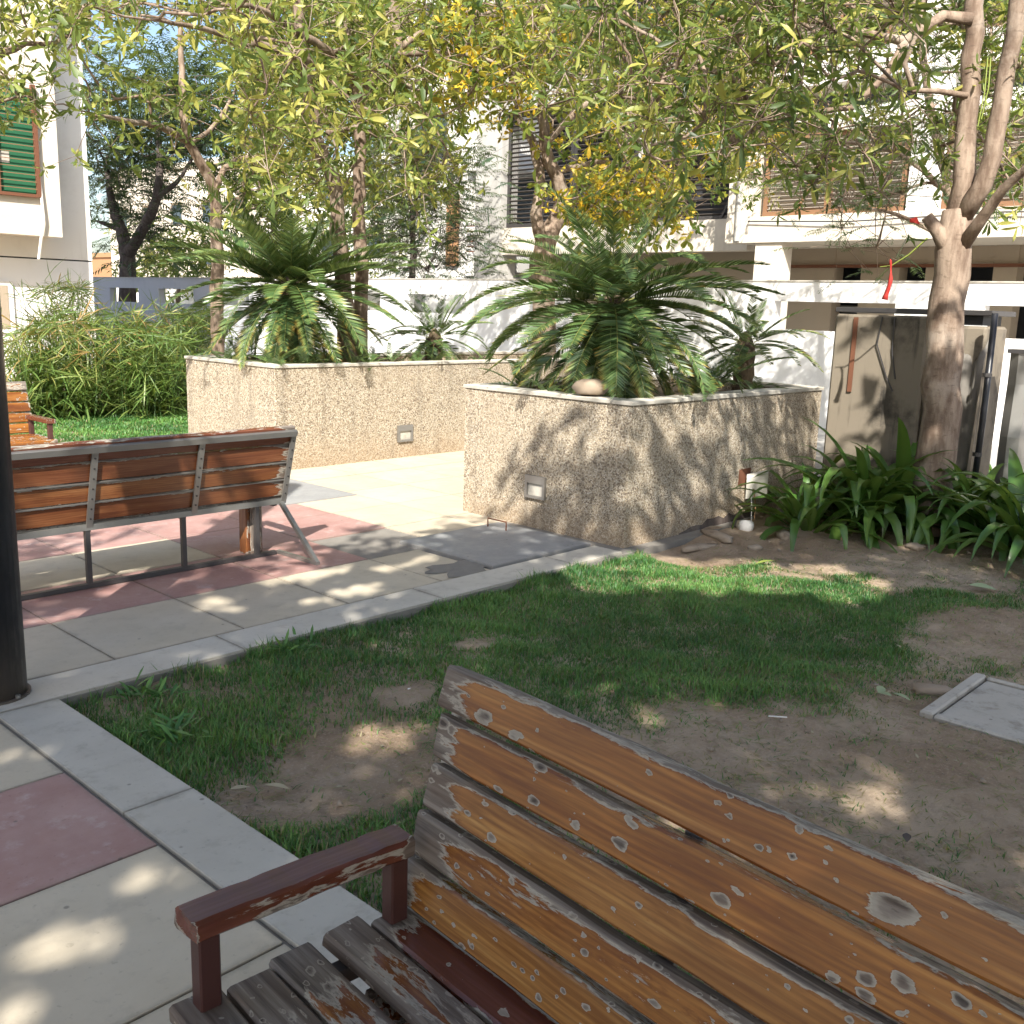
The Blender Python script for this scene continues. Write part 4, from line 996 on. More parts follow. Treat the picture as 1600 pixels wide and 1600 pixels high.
# far buildings behind the trees
def far_block(lab, x0, x1, y0, y1, h, mat, nz, ny):
    t = empty('far_building', ((x0+x1)/2, (y0+y1)/2, 0)); tag(t, lab, 'building'); ox, oy = t.location[0], t.location[1]
    MB()._box(np.array([x0-ox, y0-oy, -.09]), np.array([x1-ox, y1-oy, h]), 0).build('wall', mat, t)
    MB()._box(np.array([x0-ox-.15, y0-oy-.15, h]), np.array([x1-ox+.15, y1-oy+.15, h+.4]), 0).build('parapet', mat, t)
    for k in range(nz):
        z = 1.0+k*3.0
        for j in range(ny):
            y = y0+(y1-y0)*(j+.3)/ny
            w = MB()._box(np.array([x0-ox-.04, y-oy, z]), np.array([x0-ox-.001, y-oy+1.3, z+1.4]), 0).build('window', 'glass', t)
            MB()._box(np.array([x0-ox-.5, y-oy-.15, z+1.5]), np.array([x0-ox-.041, y-oy+1.45, z+1.6]), 0).build('sunshade', mat, w)
        for j in range(max(1, int((x1-x0)/3.2))):
            x = x0+1+j*3.2
            MB()._box(np.array([x-ox, y0-oy-.04, z]), np.array([x-ox+1.2, y0-oy-.001, z+1.4]), 0).build('window', 'glass', t)
far_block('pale cream far building seen behind the grey wall between trunks', 40, 58, 62, 84, 11, 'cream', 3, 5)
far_block('white far building behind the first tree trunks in the middle', 36, 48, 38, 55, 9, 'white', 3, 4)
far_block('low far building with orange wall behind the dark tree', 44, 56, 92, 112, 5.0, 'lattice', 1, 4)

# ================================================================== concrete cabinet behind the tree
BX = 8.06
cb = empty('concrete_cabinet', (BX, 3.25, 0)); tag(cb, 'stained concrete meter cabinet behind the big tree trunk beside the near planter', 'cabinet')
def cp(nm, a, b, mat, ch=0.0): return MB()._box(np.array(a)-np.array([BX, 3.25, 0]), np.array(b)-np.array([BX, 3.25, 0]), ch).build(nm, mat, cb)
cp('body', (BX+.06, 2.66, -.09), (BX+.55, 3.84, 1.52), 'stained', .02)
cp('front_panel', (BX, 3.08, -.09), (BX+.058, 3.86, 1.585), 'stained', .02)
cp('cap', (BX+.02, 2.62, 1.60), (BX+.58, 3.87, 1.64), 'darksteel', .004)
cp('cap_board', (BX+.08, 2.70, 1.525), (BX+.5, 3.05, 1.598), 'dark')
MB().bar((-.012, .42, 1.56), (-.012, .42, .95), .035, .012, (1, 0, 0)).build('strap', 'rust', cb)
MB().tube([(-.01, .20, 1.57), (-.02, .22, 1.35), (-.015, .12, 1.1), (-.02, .05, .98)], .006, 5).build('cable', 'darksteel', cb)
MB().tube([(-.01, .10, 1.57), (-.015, .09, 1.3), (-.02, .04, 1.08)], .006, 5).build('cable', 'darksteel', cb)
# draped tarpaulin at the right end of the cabinet
v = []; f = []
NU, NV = 16, 12
for i in range(NU+1):
    for j in range(NV+1):
        u, w = i/NU, j/NV
        y = 2.66-.02+.36*u; z = -.02+1.45*w
        x = -.03-.035*math.sin(u*13+2*math.sin(w*3))*(.4+.6*(1-w))-.02*math.sin(u*29+w*5)-.05*(1-w)
        if w > .9: x += .12*(w-.9)/.1; z -= .05*math.sin(u*7)**2
        v.append((x+.06, y-3.25, z))
for i in range(NU):
    for j in range(NV): a = i*(NV+1)+j; f.append((a, a+1, a+NV+2, a+NV+1))
link('tarpaulin', mesh('tarpaulin', v, f, True), 'cloth', cb)
pp = empty('drain_pipe', (7.95, 2.56, 0)); tag(pp, 'thin black vertical pipe beside the concrete cabinet', 'pipe')
MB().tube([(0, 0, -.09), (.0, -.01, .8), (.01, .0, 1.62)], .024, 10).build('shaft', 'black', pp, True)
for z in (.55, 1.15): MB().tube([(0, 0, z), (0, 0, z+.03)], .034, 10).build('collar', 'darksteel', pp)
sp_ = empty('sheet_post', (8.15, 2.38, 0)); tag(sp_, 'bent grey sheet-metal post between the pipe and the white wall', 'post')
pts = [(-.02, -.09), (.0, .3), (-.015, .7), (.01, 1.1), (0, 1.33)]
v = []; f = []
for (dx, z) in pts:
    for (x, y) in ((.02+dx, .10), (dx-.02, .03), (dx, -.05), (.06+dx, -.10), (.10+dx, .05)): v.append((x, y, z))
for i in range(len(pts)-1):
    for j in range(5): a = i*5+j; b = i*5+(j+1) % 5; f.append((a, b, b+5, a+5))
f.append((20, 21, 22, 23, 24))
link('sheet', mesh('sheet', v, f), 'steel', sp_)
MB().box((-.03, -.11, 1.33), (.11, .11, 1.36)).build('cap', 'darksteel', sp_)

# ================================================================== cycads
def frond_mesh(name, L, bend, npair, ll, vang=.45, old=0.0, twist=0.0, t0=.30):
    """rachis in the x-z plane starting along +x; leaflets in pairs"""
    n = 22; pts = []; a = 0.0; p = np.array([0.0, 0, 0]); ds = L/n; tang = []
    for i in range(n+1):
        pts.append(p.copy()); tang.append(a); a -= bend/n*(0.5+1.0*i/n); p = p+ds*np.array([math.cos(a), 0, math.sin(a)])
    pts = np.array(pts); V = []; Fs = []; T = []
    for i in range(n+1):                                  # rachis strip (3 sided)
        w = .0065*(1-.8*i/n); up_ = np.array([-math.sin(tang[i]), 0, math.cos(tang[i])])
        V += [pts[i]+np.array([0, w, 0]), pts[i]-np.array([0, w, 0]), pts[i]+up_*w]; T += [.72, .72, .78]
    for i in range(n):
        for j in range(3): A_, B_ = i*3+j, i*3+(j+1) % 3; Fs += [(A_, B_, B_+3), (A_, B_+3, A_+3)]
    for k in range(npair):
        t = .10+.90*(k+.5)/npair; q = t*n; i = min(n-1, int(q)); fr_ = q-i
        b = pts[i]*(1-fr_)+pts[i+1]*fr_; an = tang[i]; X_ = np.array([math.cos(an), 0, math.sin(an)]); U_ = np.array([-math.sin(an), 0, math.cos(an)])
        l = ll*(math.sin(math.pi*min(.97, .16+.80*t))**.6)*random.uniform(.92, 1.06)
        for s_ in (-1, 1):
            f_ = .55+.5*t
            D = np.array([0, s_, 0])*math.cos(vang)+U_*math.sin(vang)*.75+X_*f_; D /= np.linalg.norm(D)
            ti = random.uniform(-.75, .75); Wv = (X_*math.cos(ti)+U_*math.sin(ti))*.0080*(1.1-.3*t); dr = np.array([0, 0, -.05*l])
            i0 = len(V); m_ = b+D*l*.5; e_ = b+D*l+dr
            V += [b-Wv*.8, b+Wv*.8, m_-Wv, m_+Wv, e_]
            o = np.clip(t0+random.uniform(-.14, .14), 0, .7)
            hot = old*np.clip((t-.15)*1.6, 0, 1)
            hh_ = random.random() < hot; T += [o*.8, o*.8, (.70 if hh_ and t > .5 else o), (.70 if hh_ and t > .5 else o), (.84+.16*random.random()) if hh_ else o+.06]
            Fs += [(i0, i0+1, i0+3), (i0, i0+3, i0+2), (i0+2, i0+3, i0+4)]
    return mesh(name, np.array(V), np.array(Fs), False, np.array(T))
FR_UP = [frond_mesh('frond', 1.0, b, 54, .155, .42, 0.0, t0=.45) for b in (.35, .55, .8)]
FR_MID = [frond_mesh('frond', 1.0, b, 54, .16, .34, .10, t0=.40) for b in (.6, .85, 1.15)]
FR_LOW = [frond_mesh('frond', 1.0, b, 54, .155, .25, .85, t0=.24) for b in (.4, .7, 1.0)]
FR_DRY = [frond_mesh('frond', 1.0, .9, 40, .12, .2, 1.0, t0=.6)]
def cycad(lab, loc, zc, L, tiers, pups=(), trunk_r=.16, seed=1):
    random.seed(seed)
    t = empty('cycad', loc); tag(t, lab, 'cycad', 'cycads in the planters')
    mb = MB(); zs = np.linspace(0, zc, 9); mb.tube([(0, 0, z) for z in zs], [trunk_r*(1+.12*math.sin(i*2.3)) for i in range(9)], 14, wob=.12)
    mb.build('trunk', 'caudex', t)
    MB().tube([(0, 0, zc-.02), (0, 0, zc+.06), (0, 0, zc+.11)], [trunk_r*.8, trunk_r*.6, .02], 10, wob=.2).build('crown_bud', 'caudex', t)
    for (cnt, lo, hi, ls, fam, dz, off) in tiers:
        for k in range(cnt):
            az = 2*math.pi*(k+off)/cnt+random.uniform(-.14, .14); el = R(random.uniform(lo, hi)); s_ = L*ls*random.uniform(.9, 1.08)
            o = link('frond', random.choice(fam), 'cycad', t, (.07*math.cos(az), .07*math.sin(az), zc+dz+random.uniform(-.03, .03)))
            o.rotation_euler = Euler((random.uniform(-.25, .25), -el, az), 'XYZ'); o.scale = (s_, s_, s_)
    for (dx, dy, dz, n, l) in pups:
        for k in range(n):
            az = 2*math.pi*k/n+random.uniform(-.4, .4)
            o = link('frond', random.choice(FR_MID), 'cycad', t, (dx, dy, dz)); s_ = l*random.uniform(.75, 1.15)
            o.rotation_euler = Euler((random.uniform(-.3, .3), -R(random.uniform(15, 65)), az), 'XYZ'); o.scale = (s_, s_, s_)
    return t
for fam in (FR_UP, FR_MID, FR_LOW, FR_DRY):
    for me in fam: me.materials.append(mt['cycad'])
big = [(6, 55, 76, .80, FR_UP, .05, 0), (15, 34, 54, 1.0, FR_UP, .04, .4), (20, 16, 34, 1.05, FR_UP, .02, 0), (20, -4, 14, .98, FR_MID, .0, .3), (19, -30, -8, .86, FR_LOW, -.05, .1), (17, -58, -32, .76, FR_LOW, -.12, .5), (12, -75, -55, .62, FR_LOW, -.2, .2), (6, -70, -30, .75, FR_DRY, -.15, .7)]
SOILZ = PH-.09
cycad('large cycad with stiff upswept crown in the far planter', (5.92, 8.58, SOILZ), .80, 1.20, big,
      [(-.55, -.50, .06, 7, .42), (-.05, -.60, .05, 6, .36), (.55, -.55, .05, 7, .36), (-.3, .5, .05, 6, .4), (.9, -.45, .05, 5, .3), (-.60, .25, .05, 6, .4), (-.25, -.58, .05, 6, .34), (.28, -.58, .05, 6, .34)], seed=3)
cycad('largest cycad with long arching fronds over the near planter', (6.05, 4.66, SOILZ), .70, 1.05, [(5, 55, 74, .82, FR_UP, .05, 0), (12, 30, 50, 1.0, FR_MID, .04, .4), (16, 12, 30, 1.10, FR_MID, .02, 0), (20, -8, 10, 1.06, FR_MID, .0, .3), (19, -34, -10, .95, FR_LOW, -.05, .1), (17, -58, -34, .80, FR_LOW, -.12, .5), (10, -75, -55, .6, FR_LOW, -.2, .2), (6, -65, -25, .85, FR_DRY, -.15, .7)],
      [(-.45, .50, .06, 7, .42), (-.60, .1, .05, 6, .30), (.75, -.45, .08, 6, .50), (.35, -.55, .05, 5, .34), (-.5, -.35, .04, 5, .22), (.30, -.64, .12, 5, .55), (.50, -.60, .12, 5, .6)], seed=8)
small = [(6, 45, 75, .9, FR_UP, .03, 0), (9, 15, 40, 1.0, FR_MID, .02, .4), (9, -15, 15, 1.0, FR_MID, .0, .2), (8, -50, -20, .9, FR_LOW, -.04, .1)]
sx_ = atY(678, 540, 8.55)
cycad('small bright green cycad at the far end of the far planter', (sx_[0], 8.55, SOILZ), .30, .62, small, [(-.3, -.35, .04, 6, .3), (.35, -.35, .04, 6, .32), (.7, -.3, .03, 5, .3), (-.6, -.4, .03, 5, .28)], .10, seed=5)
sx_ = atY(1165, 540, 4.5)
cycad('young cycad with thin curling fronds at the cabinet end of the near planter', (sx_[0], 4.5, SOILZ), .42, .62, [(5, 45, 75, .8, FR_UP, .03, 0), (9, 15, 40, 1.0, FR_LOW, .02, .4), (9, -20, 12, 1.0, FR_LOW, .0, .2)], [(-.3, -.3, .03, 5, .35)], .09, seed=6)

# ================================================================== strap-leaved lilies
def strap_mesh(name, L, bend, wd, kink=0.0):
    n = 9; V = []; Fs = []; T = []; p = np.array([0., 0, 0]); a = 0.0; tb = random.uniform(.2, .7)
    for i in range(n+1):
        t = i/n; w = wd*(.55+1.2*t-1.75*t*t+.25*(t < .01))*1.25 if t < 1 else .001
        w = max(.002, wd*(min(1, .5+1.6*t))*(1-max(0, t-.45)**1.6*2.6))
        up_ = np.array([-math.sin(a), 0, math.cos(a)])
        V += [p+np.array([0, w, 0])+up_*w*.35, p.copy(), p-np.array([0, w, 0])+up_*w*.35]
        T += [tb, tb+.12, tb-.05]
        a -= bend/n*(.3+1.4*t)+(kink if i == 6 else 0); p = p+L/n*np.array([math.cos(a), 0, math.sin(a)])
    for i in range(n):
        for j in range(2): q = i*3+j; Fs += [(q, q+3, q+4), (q, q+4, q+1)]
    return mesh(name, np.array(V), np.array(Fs), True, np.array(T))
STRAP = [strap_mesh('leaf', 1.0, b, w, k) for b, w, k in ((1.2, .055, 0), (1.7, .05, 0), (2.1, .055, .3), (2.4, .05, 0), (1.5, .06, .9), (2.8, .05, .2))]
for me in STRAP: me.materials.append(mt['lily'])
def lily(lab, px, py, n, L, seed):
    random.seed(seed); p = atZ(px, py, .02)
    t = empty('strap_lily', (p[0], p[1], 0.0)); tag(t, lab, 'lily', 'strap-leaved lilies by the tree')
    for k in range(n):
        az = k*2.399+random.uniform(-.3, .3); el = R(88-62*(k/n)**.8+random.uniform(-9, 9)); s_ = L*random.uniform(.8, 1.15)*(1.0 if k > 3 else .8)
        r_ = .03+.10*k/n
        o = link('leaf', random.choice(STRAP), 'lily', t, (r_*math.cos(az), r_*math.sin(az), random.uniform(-.03, .02)))
        o.rotation_euler = Euler((random.uniform(-.35, .35), -el, az), 'XYZ'); o.scale = (s_, s_, s_)
    return t
lily('small strap-leaved lily nearest the hanging light on the planter', 1262, 822, 40, .70, 2)
lily('broad strap-leaved lily in front of the cabinet', 1345, 815, 60, .92, 3)
lily('tall strap-leaved lily growing at the foot of the big tree', 1405, 815, 60, .95, 4)
lily('strap-leaved lily just right of the big tree trunk', 1515, 832, 56, .90, 5)
lily('strap-leaved lily cut by the right frame edge', 1600, 862, 56, .92, 6)
lily('lily behind the row, between the tree and the white wall', 1560, 790, 24, .80, 7)

# ================================================================== papyrus
def papyrus(name, C, H, lab=None, L=.24):
    n = len(C); mb = MB(); tops = []
    for i in range(n):
        l = rng.normal(0, .13, 2); top = C[i]+np.array([l[0], l[1], H[i]])
        mid = (C[i]+top)/2+np.array([-l[0]*.15, -l[1]*.15, .03]); mb.tube([C[i], mid, top], [.006, .005, .004], 4, cap=False); tops.append(top)
    tops = np.array(tops); A = np.tile([0, 0, 1.0], (n, 1))+.25*rng.normal(size=(n, 3))
    P, D, Nn, ln, w, t = whorls(tops, A, 20, L*1.2, .0075, 1.1, .62, .17, .24)
    me = leaf_mesh('leaves', P, D, Nn, ln, w, t, .3, .75)
    # low strappy leaves
    k = rng.integers(0, n, n*12); a = rng.uniform(0, 6.28, n*12)
    Pb = C[k]+np.stack([.05*np.cos(a), .05*np.sin(a), H[k]*rng.uniform(.0, .75, n*12)], 1)
    Db = np.stack([np.cos(a), np.sin(a), rng.uniform(.3, 1.6, n*12)], 1)
    me2 = leaf_mesh('leaves', Pb, Db, np.tile([0, 0, 1.0], (n*12, 1)), .34*rng.uniform(.6, 1.3, n*12), np.full(n*12, .012), np.clip(.46+rng.normal(0, .16, n*12), 0, .88), .3, .8)
    return mb, me, me2
def pap_clump(lab, px0, px1, y0, y1, n, h0, h1, kind=None):
    C = []
    for _ in range(n):
        Y = random.uniform(y0, y1); px = random.uniform(px0, px1); q = atY(px, 640, Y); C.append((q[0], q[1], -.03))
    C = np.array(C); H = rng.uniform(h0, h1, n); c = C.mean(0)
    mb, me, me2 = papyrus('papyrus', C-np.array([c[0], c[1], 0]), H)
    t = empty('papyrus_clump', (c[0], c[1], 0)); tag(t, lab, 'papyrus', 'umbrella papyrus along the back lawn')
    mb.build('stems', 'papyrus', t); link('umbels', me, 'papyrus', t); link('blades', me2, 'papyrus', t)
pap_clump('umbrella papyrus clump nearest the left building corner, pale umbels', 25, 100, 12.7, 14.2, 70, .35, 1.2)
pap_clump('tallest umbrella papyrus clump standing out against the white wall', 70, 150, 14.0, 15.4, 34, 1.1, 1.7)
pap_clump('dense umbrella papyrus clump in front of the grey wall slots', 115, 235, 12.5, 14.4, 105, .4, 1.36)
pap_clump('umbrella papyrus clump next to the far planter', 215, 300, 12.2, 14.2, 75, .35, 1.12)
pap_clump('yellowish umbrella papyrus behind the far planter and its cycad', 265, 345, 13.5, 15.0, 55, .9, 1.4)

# ================================================================== trees
def pxX(path, X): return [atX(x, y, X+dx) for (x, y, dx) in path]
def pxY(path, Y): return [atY(x, y, Y+dy) for (x, y, dy) in path]
def box_targets(n, fn):
    out = []
    while len(out) < n:
        q = fn()
        if q is not None: out.append(q)
    return np.array(out)
random.seed(21)
# ---- big tree on the right, in front of the cabinet
tb = (7.60, 2.68, -.05)
trR = Tree('whorled_leaf_tree', 'big forked tree with pale brown trunk standing among the lilies', tb, ('bark', 'leaf'), 'trees with whorled leaves')
X0 = 7.6
trR.limb([tb]+pxX([(1459, 745, 0), (1472, 600, 0), (1478, 480, 0), (1486, 395, 0), (1497, 330, .02)], X0), [.175, .142, .135, .126, .128, .105])
trR.limb(pxX([(1492, 350, .0), (1506, 285, .03), (1511, 190, .05), (1517, 90, .05), (1525, -30, .05), (1530, -190, .1), (1545, -420, .3)], X0), [.085, .078, .072, .067, .061, .05, .03])
trR.limb(pxX([(1500, 345, .0), (1535, 290, -.02), (1558, 200, -.05), (1572, 110, -.06), (1592, 0, -.1), (1615, -140, -.1), (1650, -380, 0)], X0), [.075, .068, .064, .058, .053, .045, .03])
trR.limb(pxX([(1488, 400, -.02), (1466, 362, -.10), (1448, 338, -.14)], X0), [.07, .05, .042])
trR.limb(pxX([(1500, 392, -.02), (1528, 345, -.12), (1565, 296, -.2), (1620, 250, -.3), (1700, 200, -.4)], X0), [.055, .042, .034, .028, .015])
trR.limb(pxX([(1521, 30, 0), (1470, 25, -.1), (1415, 65, -.3), (1335, 48, -.5), (1240, 30, -.8), (1130, 55, -1.1)], X0), [.045, .04, .034, .026, .018, .008])
trR.limb(pxX([(1415, 65, -.3), (1385, 120, -.35), (1330, 165, -.5), (1240, 180, -.8), (1150, 215, -1.1), (1080, 280, -1.3)], X0), [.03, .026, .02, .016, .012, .006])
trR.limb(pxX([(1512, 150, 0), (1465, 148, -.1), (1430, 140, -.2), (1418, 95, -.3), (1440, 10, -.3), (1450, -80, -.3)], X0), [.022, .02, .02, .018, .016, .01])
def tR():
    x = random.uniform(850, 1640); y = random.uniform(-330, 330)
    lim = 300 if x > 1180 else (250 if x > 1000 else 170)
    if y > lim: return None
    if y > 120 and random.random() < .45: return None
    if 1230 < x < 1500 and y > 60 and random.random() < .55: return None
    if y < 0 and random.random() < .6: return None
    X = X0+random.uniform(-2.1, 1.6)-(1500-x)/700
    if x > 1420 and y < 330: X = X0+random.uniform(.15, 1.8)
    if x > 1300 and random.random() < .3: return None
    return atX(x, y, max(X, 4.9))
trR.grow(box_targets(410, tR), skip=26); trR.wood(14)
CR = trR.crown(per_end=6, nper=7, L=.115, W_=.0125, rad=.17, tint0=.56, tv=.28)

# ---- twin-trunk tree in the far planter
tc = (6.72, 8.72, SOILZ)
trC = Tree('whorled_leaf_tree', 'twin-trunked tree rising from the far planter behind the large cycad', tc, ('bark', 'leaf'), 'trees with whorled leaves')
Yc = 8.72
trC.limb([tc]+pxY([(540, 480, 0), (534, 395, 0), (527, 330, -.02), (515, 265, -.05), (494, 215, -.05), (484, 150, -.08), (474, 80, -.1), (466, 0, -.1), (455, -120, 0), (440, -300, .2)], Yc), [.11, .088, .084, .075, .072, .08, .062, .052, .046, .04, .022])
trC.limb(pxY([(562, 560, .1), (563, 450, .12), (562, 380, .15), (560, 300, .15), (563, 220, .15), (561, 160, .15), (590, 118, .1), (622, 82, .1), (616, 20, .1), (615, -120, .2), (640, -300, .3)], Yc), [.085, .076, .072, .066, .062, .064, .062, .056, .046, .04, .022])
trC.limb(pxY([(561, 165, .15), (545, 105, .1), (500, 72, .0), (455, 45, -.2), (405, 12, -.4), (330, 5, -.7)], Yc), [.055, .05, .042, .035, .026, .010])
trC.limb(pxY([(489, 100, -.1), (440, 78, -.2), (380, 70, -.4), (320, 48, -.6), (230, 30, -.9)], Yc), [.045, .038, .032, .022, .01])
trC.limb(pxY([(622, 84, .1), (680, 82, .0), (740, 88, -.2), (800, 105, -.4), (860, 125, -.6)], Yc), [.038, .030, .026, .018, .008])
trC.limb(pxY([(600, 108, .1), (640, 135, -.1), (668, 180, -.3), (690, 215, -.4), (705, 250, -.5)], Yc), [.022, .018, .014, .010, .006])
trC.limb(pxY([(512, 208, -.05), (560, 200, .0), (590, 215, -.1)], Yc), [.03, .022, .01])
trC.limb(pxY([(622, 78, .1), (680, 40, .0), (760, 20, -.2), (850, 5, -.4)], Yc), [.04, .028, .02, .01])
def tC():
    x = random.uniform(110, 880); y = random.uniform(-260, 300)
    if y > 130 and not (380 < x < 720): return None
    if y > 190 and random.random() < .45: return None
    if x < 330 and y > 110: return None
    if 125 < x < 345 and 25 < y: return None
    if 200 < x < 330 and y > -30 and random.random() < .5: return None
    if y < 0 and random.random() < .75: return None
    return atY(x, y, Yc+(random.uniform(-.1, 2.3) if random.random() < .75 else random.uniform(-1.7, 0)))
trC.grow(box_targets(440, tC), skip=20); trC.wood(12)
CC = trC.crown(per_end=6, nper=7, L=.135, W_=.017, rad=.18, tint0=.72, tv=.26)

# ---- slim tree behind the papyrus bed
Yl = 12.4; tl_ = atY(338, 600, Yl); tl_ = (tl_[0], Yl, -.03)
trL = Tree('slim_tree', 'slim tree with a long level branch in front of the grey wall', tl_, ('bark', 'leaf'))
trL.limb([tl_]+pxY([(339, 450, 0), (338, 360, 0), (334, 300, 0), (318, 262, 0), (296, 222, .0), (285, 170, 0), (283, 60, .1), (280, -80, .2)], Yl), [.10, .088, .08, .075, .068, .06, .045, .035, .02])
trL.limb(pxY([(297, 224, 0), (265, 205, -.2), (225, 193, -.4), (180, 186, -.6), (140, 178, -.9)], Yl), [.052, .046, .036, .026, .010])
trL.limb(pxY([(336, 305, 0), (350, 265, -.1), (385, 248, -.2), (440, 243, -.4)], Yl), [.045, .04, .03, .012])
trL.limb(pxY([(296, 222, 0), (325, 205, .2), (350, 170, .3), (380, 120, .5)], Yl), [.035, .03, .024, .012])
def tL():
    x = random.uniform(60, 480); y = random.uniform(-180, 250)
    if y > 170 and random.random() < .7: return None
    if 130 < x < 335 and y < 125: return None
    return atY(x, y, Yl+random.uniform(-1.6, 1.5))
trL.grow(box_targets(95, tL), skip=22); trL.wood(10)
trL.crown(per_end=3, nper=7, L=.16, W_=.022, rad=.22, tint0=.55, tv=.25)

# ---- branch ends of a street tree hanging in at the top left, in front of the left building
tq = (2.6, 12.6, -.03)
trQ = Tree('drooping_tree', 'tree out of frame whose leafy branches hang before the left building', tq, ('bark', 'leaf'))
trQ.limb([tq, (2.5, 12.5, 1.6), (2.7, 12.4, 3.0), (2.9, 12.3, 4.2), (3.2, 12.2, 5.4)], [.13, .11, .10, .09, .05])
trQ.limb([(2.8, 12.35, 3.7)]+[atY(x, y, 12.2) for x, y in ((-60, 110), (0, 85), (40, 68), (90, 62), (140, 40))], [.06, .05, .042, .03, .02, .012])
trQ.limb([(2.7, 12.4, 3.2)]+[atY(x, y, 12.0) for x, y in ((-60, 190), (-10, 160), (40, 150))], [.05, .035, .025, .012])
def tQ():
    x = random.uniform(-220, 170); y = random.uniform(-220, 170)
    if y > 60 and x > 60: return None
    if x > 85 and y > 20 and random.random() < .6: return None
    return atY(x, y, 12.3+random.uniform(-1.0, 1.0))
trQ.grow(box_targets(130, tQ), skip=8); trQ.wood(9)
trQ.crown(per_end=5, nper=7, L=.14, W_=.019, rad=.22, tint0=.6, tv=.25)

# ---- yellow tree behind the near planter
Ym = 8.5; tm = atY(850, 560, Ym); tm = (tm[0], Ym, SOILZ)
trM = Tree('yellow_flowering_tree', 'yellowing tree with orange-yellow flower clusters behind the largest cycad', tm, ('bark', 'leaf_y'))
trM.limb([tm]+pxY([(850, 400, 0), (853, 372, 0), (872, 335, 0), (881, 308, 0), (868, 275, 0), (852, 225, .1), (846, 150, .2), (850, 50, .3), (850, -150, .4)], Ym), [.16, .135, .13, .10, .095, .085, .07, .055, .045, .02])
trM.limb(pxY([(848, 378, 0), (836, 335, .05), (843, 290, .1), (838, 240, .3), (812, 180, .6), (790, 80, .9)], Ym), [.09, .075, .07, .06, .045, .02])
trM.limb(pxY([(866, 270, 0), (930, 255, -.4), (990, 262, -.8), (1060, 300, -1.2)], Ym), [.04, .03, .02, .008])
trM.limb(pxY([(852, 225, .1), (920, 160, -.3), (1010, 120, -.7), (1120, 140, -1.1)], Ym), [.045, .035, .025, .008])
def tM():
    x = random.uniform(690, 1210); y = random.uniform(-200, 335)
    if 770 < x < 900 and y > 250: return None
    if y > 290 and not 900 < x < 1080: return None
    if y > 150 and x < 780: return None
    if y < 0 and random.random() < .6: return None
    if 760 < x < 900 and 190 < y < 330 and random.random() < .5: return None
    return atY(x, y, Ym+(random.uniform(-.1, 1.8) if random.random() < .7 else random.uniform(-1.5, 0)))
def tM2():
    if random.random() < .5: return atY(random.gauss(975, 55), random.gauss(318, 16), Ym-1.1+random.uniform(-.5, .5))
    return atY(random.gauss(1130, 55), random.gauss(190, 40), Ym-1.3+random.uniform(-.5, .5))
trM.grow(np.concatenate([box_targets(400, tM), box_targets(90, tM2)]), skip=18); trM.wood(10)
CM = trM.crown(per_end=4, nper=8, L=.115, W_=.022, rad=.22, tint0=.58, tv=.25)
# flower clusters on the twig ends
E_ = np.array([e[0] for e in trM.ends]); sel = rng.random(len(E_)) < .45; C = np.repeat(E_[sel], 5, 0)+rng.normal(0, .09, (sel.sum()*5, 3))
Pq, Dq, Nq, lq, wq, tq_ = whorls(C, np.tile([0, 0, 1.0], (len(C), 1))+.6*rng.normal(size=C.shape), 9, .065, .014, 1.0, .86, .08)
link('flowers', leaf_mesh('flowers', Pq-trM.base, Dq, Nq, lq, wq, tq_), 'flower', trM.root)

# ---- feathery tree hidden behind the big trunk
Xf = 11.0; tf = atX(1478, 640, Xf); tf = (Xf, tf[1], -.04)
trF = Tree('feathery_tree', 'feathery-leaved young tree hanging before the right apartment, behind the big trunk', tf, ('bark', 'leaf_blue'))
trF.limb([tf]+pxX([(1486, 450, 0), (1490, 350, 0), (1470, 250, 0), (1450, 150, .2), (1430, 0, .3), (1420, -200, .4)], Xf), [.07, .062, .055, .05, .042, .035, .015])
trF.limb(pxX([(1480, 300, 0), (1420, 250, -.3), (1350, 225, -.6), (1270, 225, -.9)], Xf), [.035, .028, .02, .008])
trF.limb(pxX([(1488, 380, 0), (1430, 345, -.3), (1380, 330, -.5), (1300, 310, -.8)], Xf), [.028, .022, .016, .006])
def tF():
    x = random.uniform(1170, 1620); y = random.uniform(-150, 400)
    if y > 300 and not (1290 < x < 1420): return None
    if y < 160 and random.random() < .45: return None
    return atX(x, y, Xf+random.uniform(-1.2, 1.0))
trF.grow(box_targets(150, tF), skip=10); trF.wood(8)
trF.crown('spray', per_end=6, nper=15, L=.28, rad=.22, tint0=.62, tv=.28)

# ---- dark feathery tree beyond the grey wall
Xd = 15.6; td = atX(198, 520, Xd); td = (Xd, td[1], -.04)
trD = Tree('dark_tree', 'dark shaded tree with forked trunk beyond the grey boundary wall', td, ('bark_dark', 'leaf_dark'))
trD.limb([td]+pxX([(199, 430, 0), (198, 395, 0), (188, 355, 0), (176, 320, 0), (165, 250, .3)], Xd), [.30, .26, .24, .18, .14, .06])
trD.limb(pxX([(199, 400, 0), (222, 360, 0), (243, 315, 0), (250, 260, .2), (245, 180, .5)], Xd), [.2, .17, .14, .11, .05])
trD.limb(pxX([(190, 360, 0), (165, 350, -.3), (150, 345, -.5)], Xd), [.10, .07, .03])
trD.limb(pxX([(244, 310, 0), (280, 280, .4), (310, 230, .8)], Xd), [.09, .06, .03])
def tD():
    x = random.uniform(135, 345); y = random.uniform(112, 385)
    if y > 300 and random.random() < .6: return None
    if x > 255 and y > 240: return None
    return atX(x, y, Xd+random.uniform(-1.0, 3.5))
trD.grow(box_targets(230, tD), step=.6, twig=.012, skip=8); trD.wood(10)
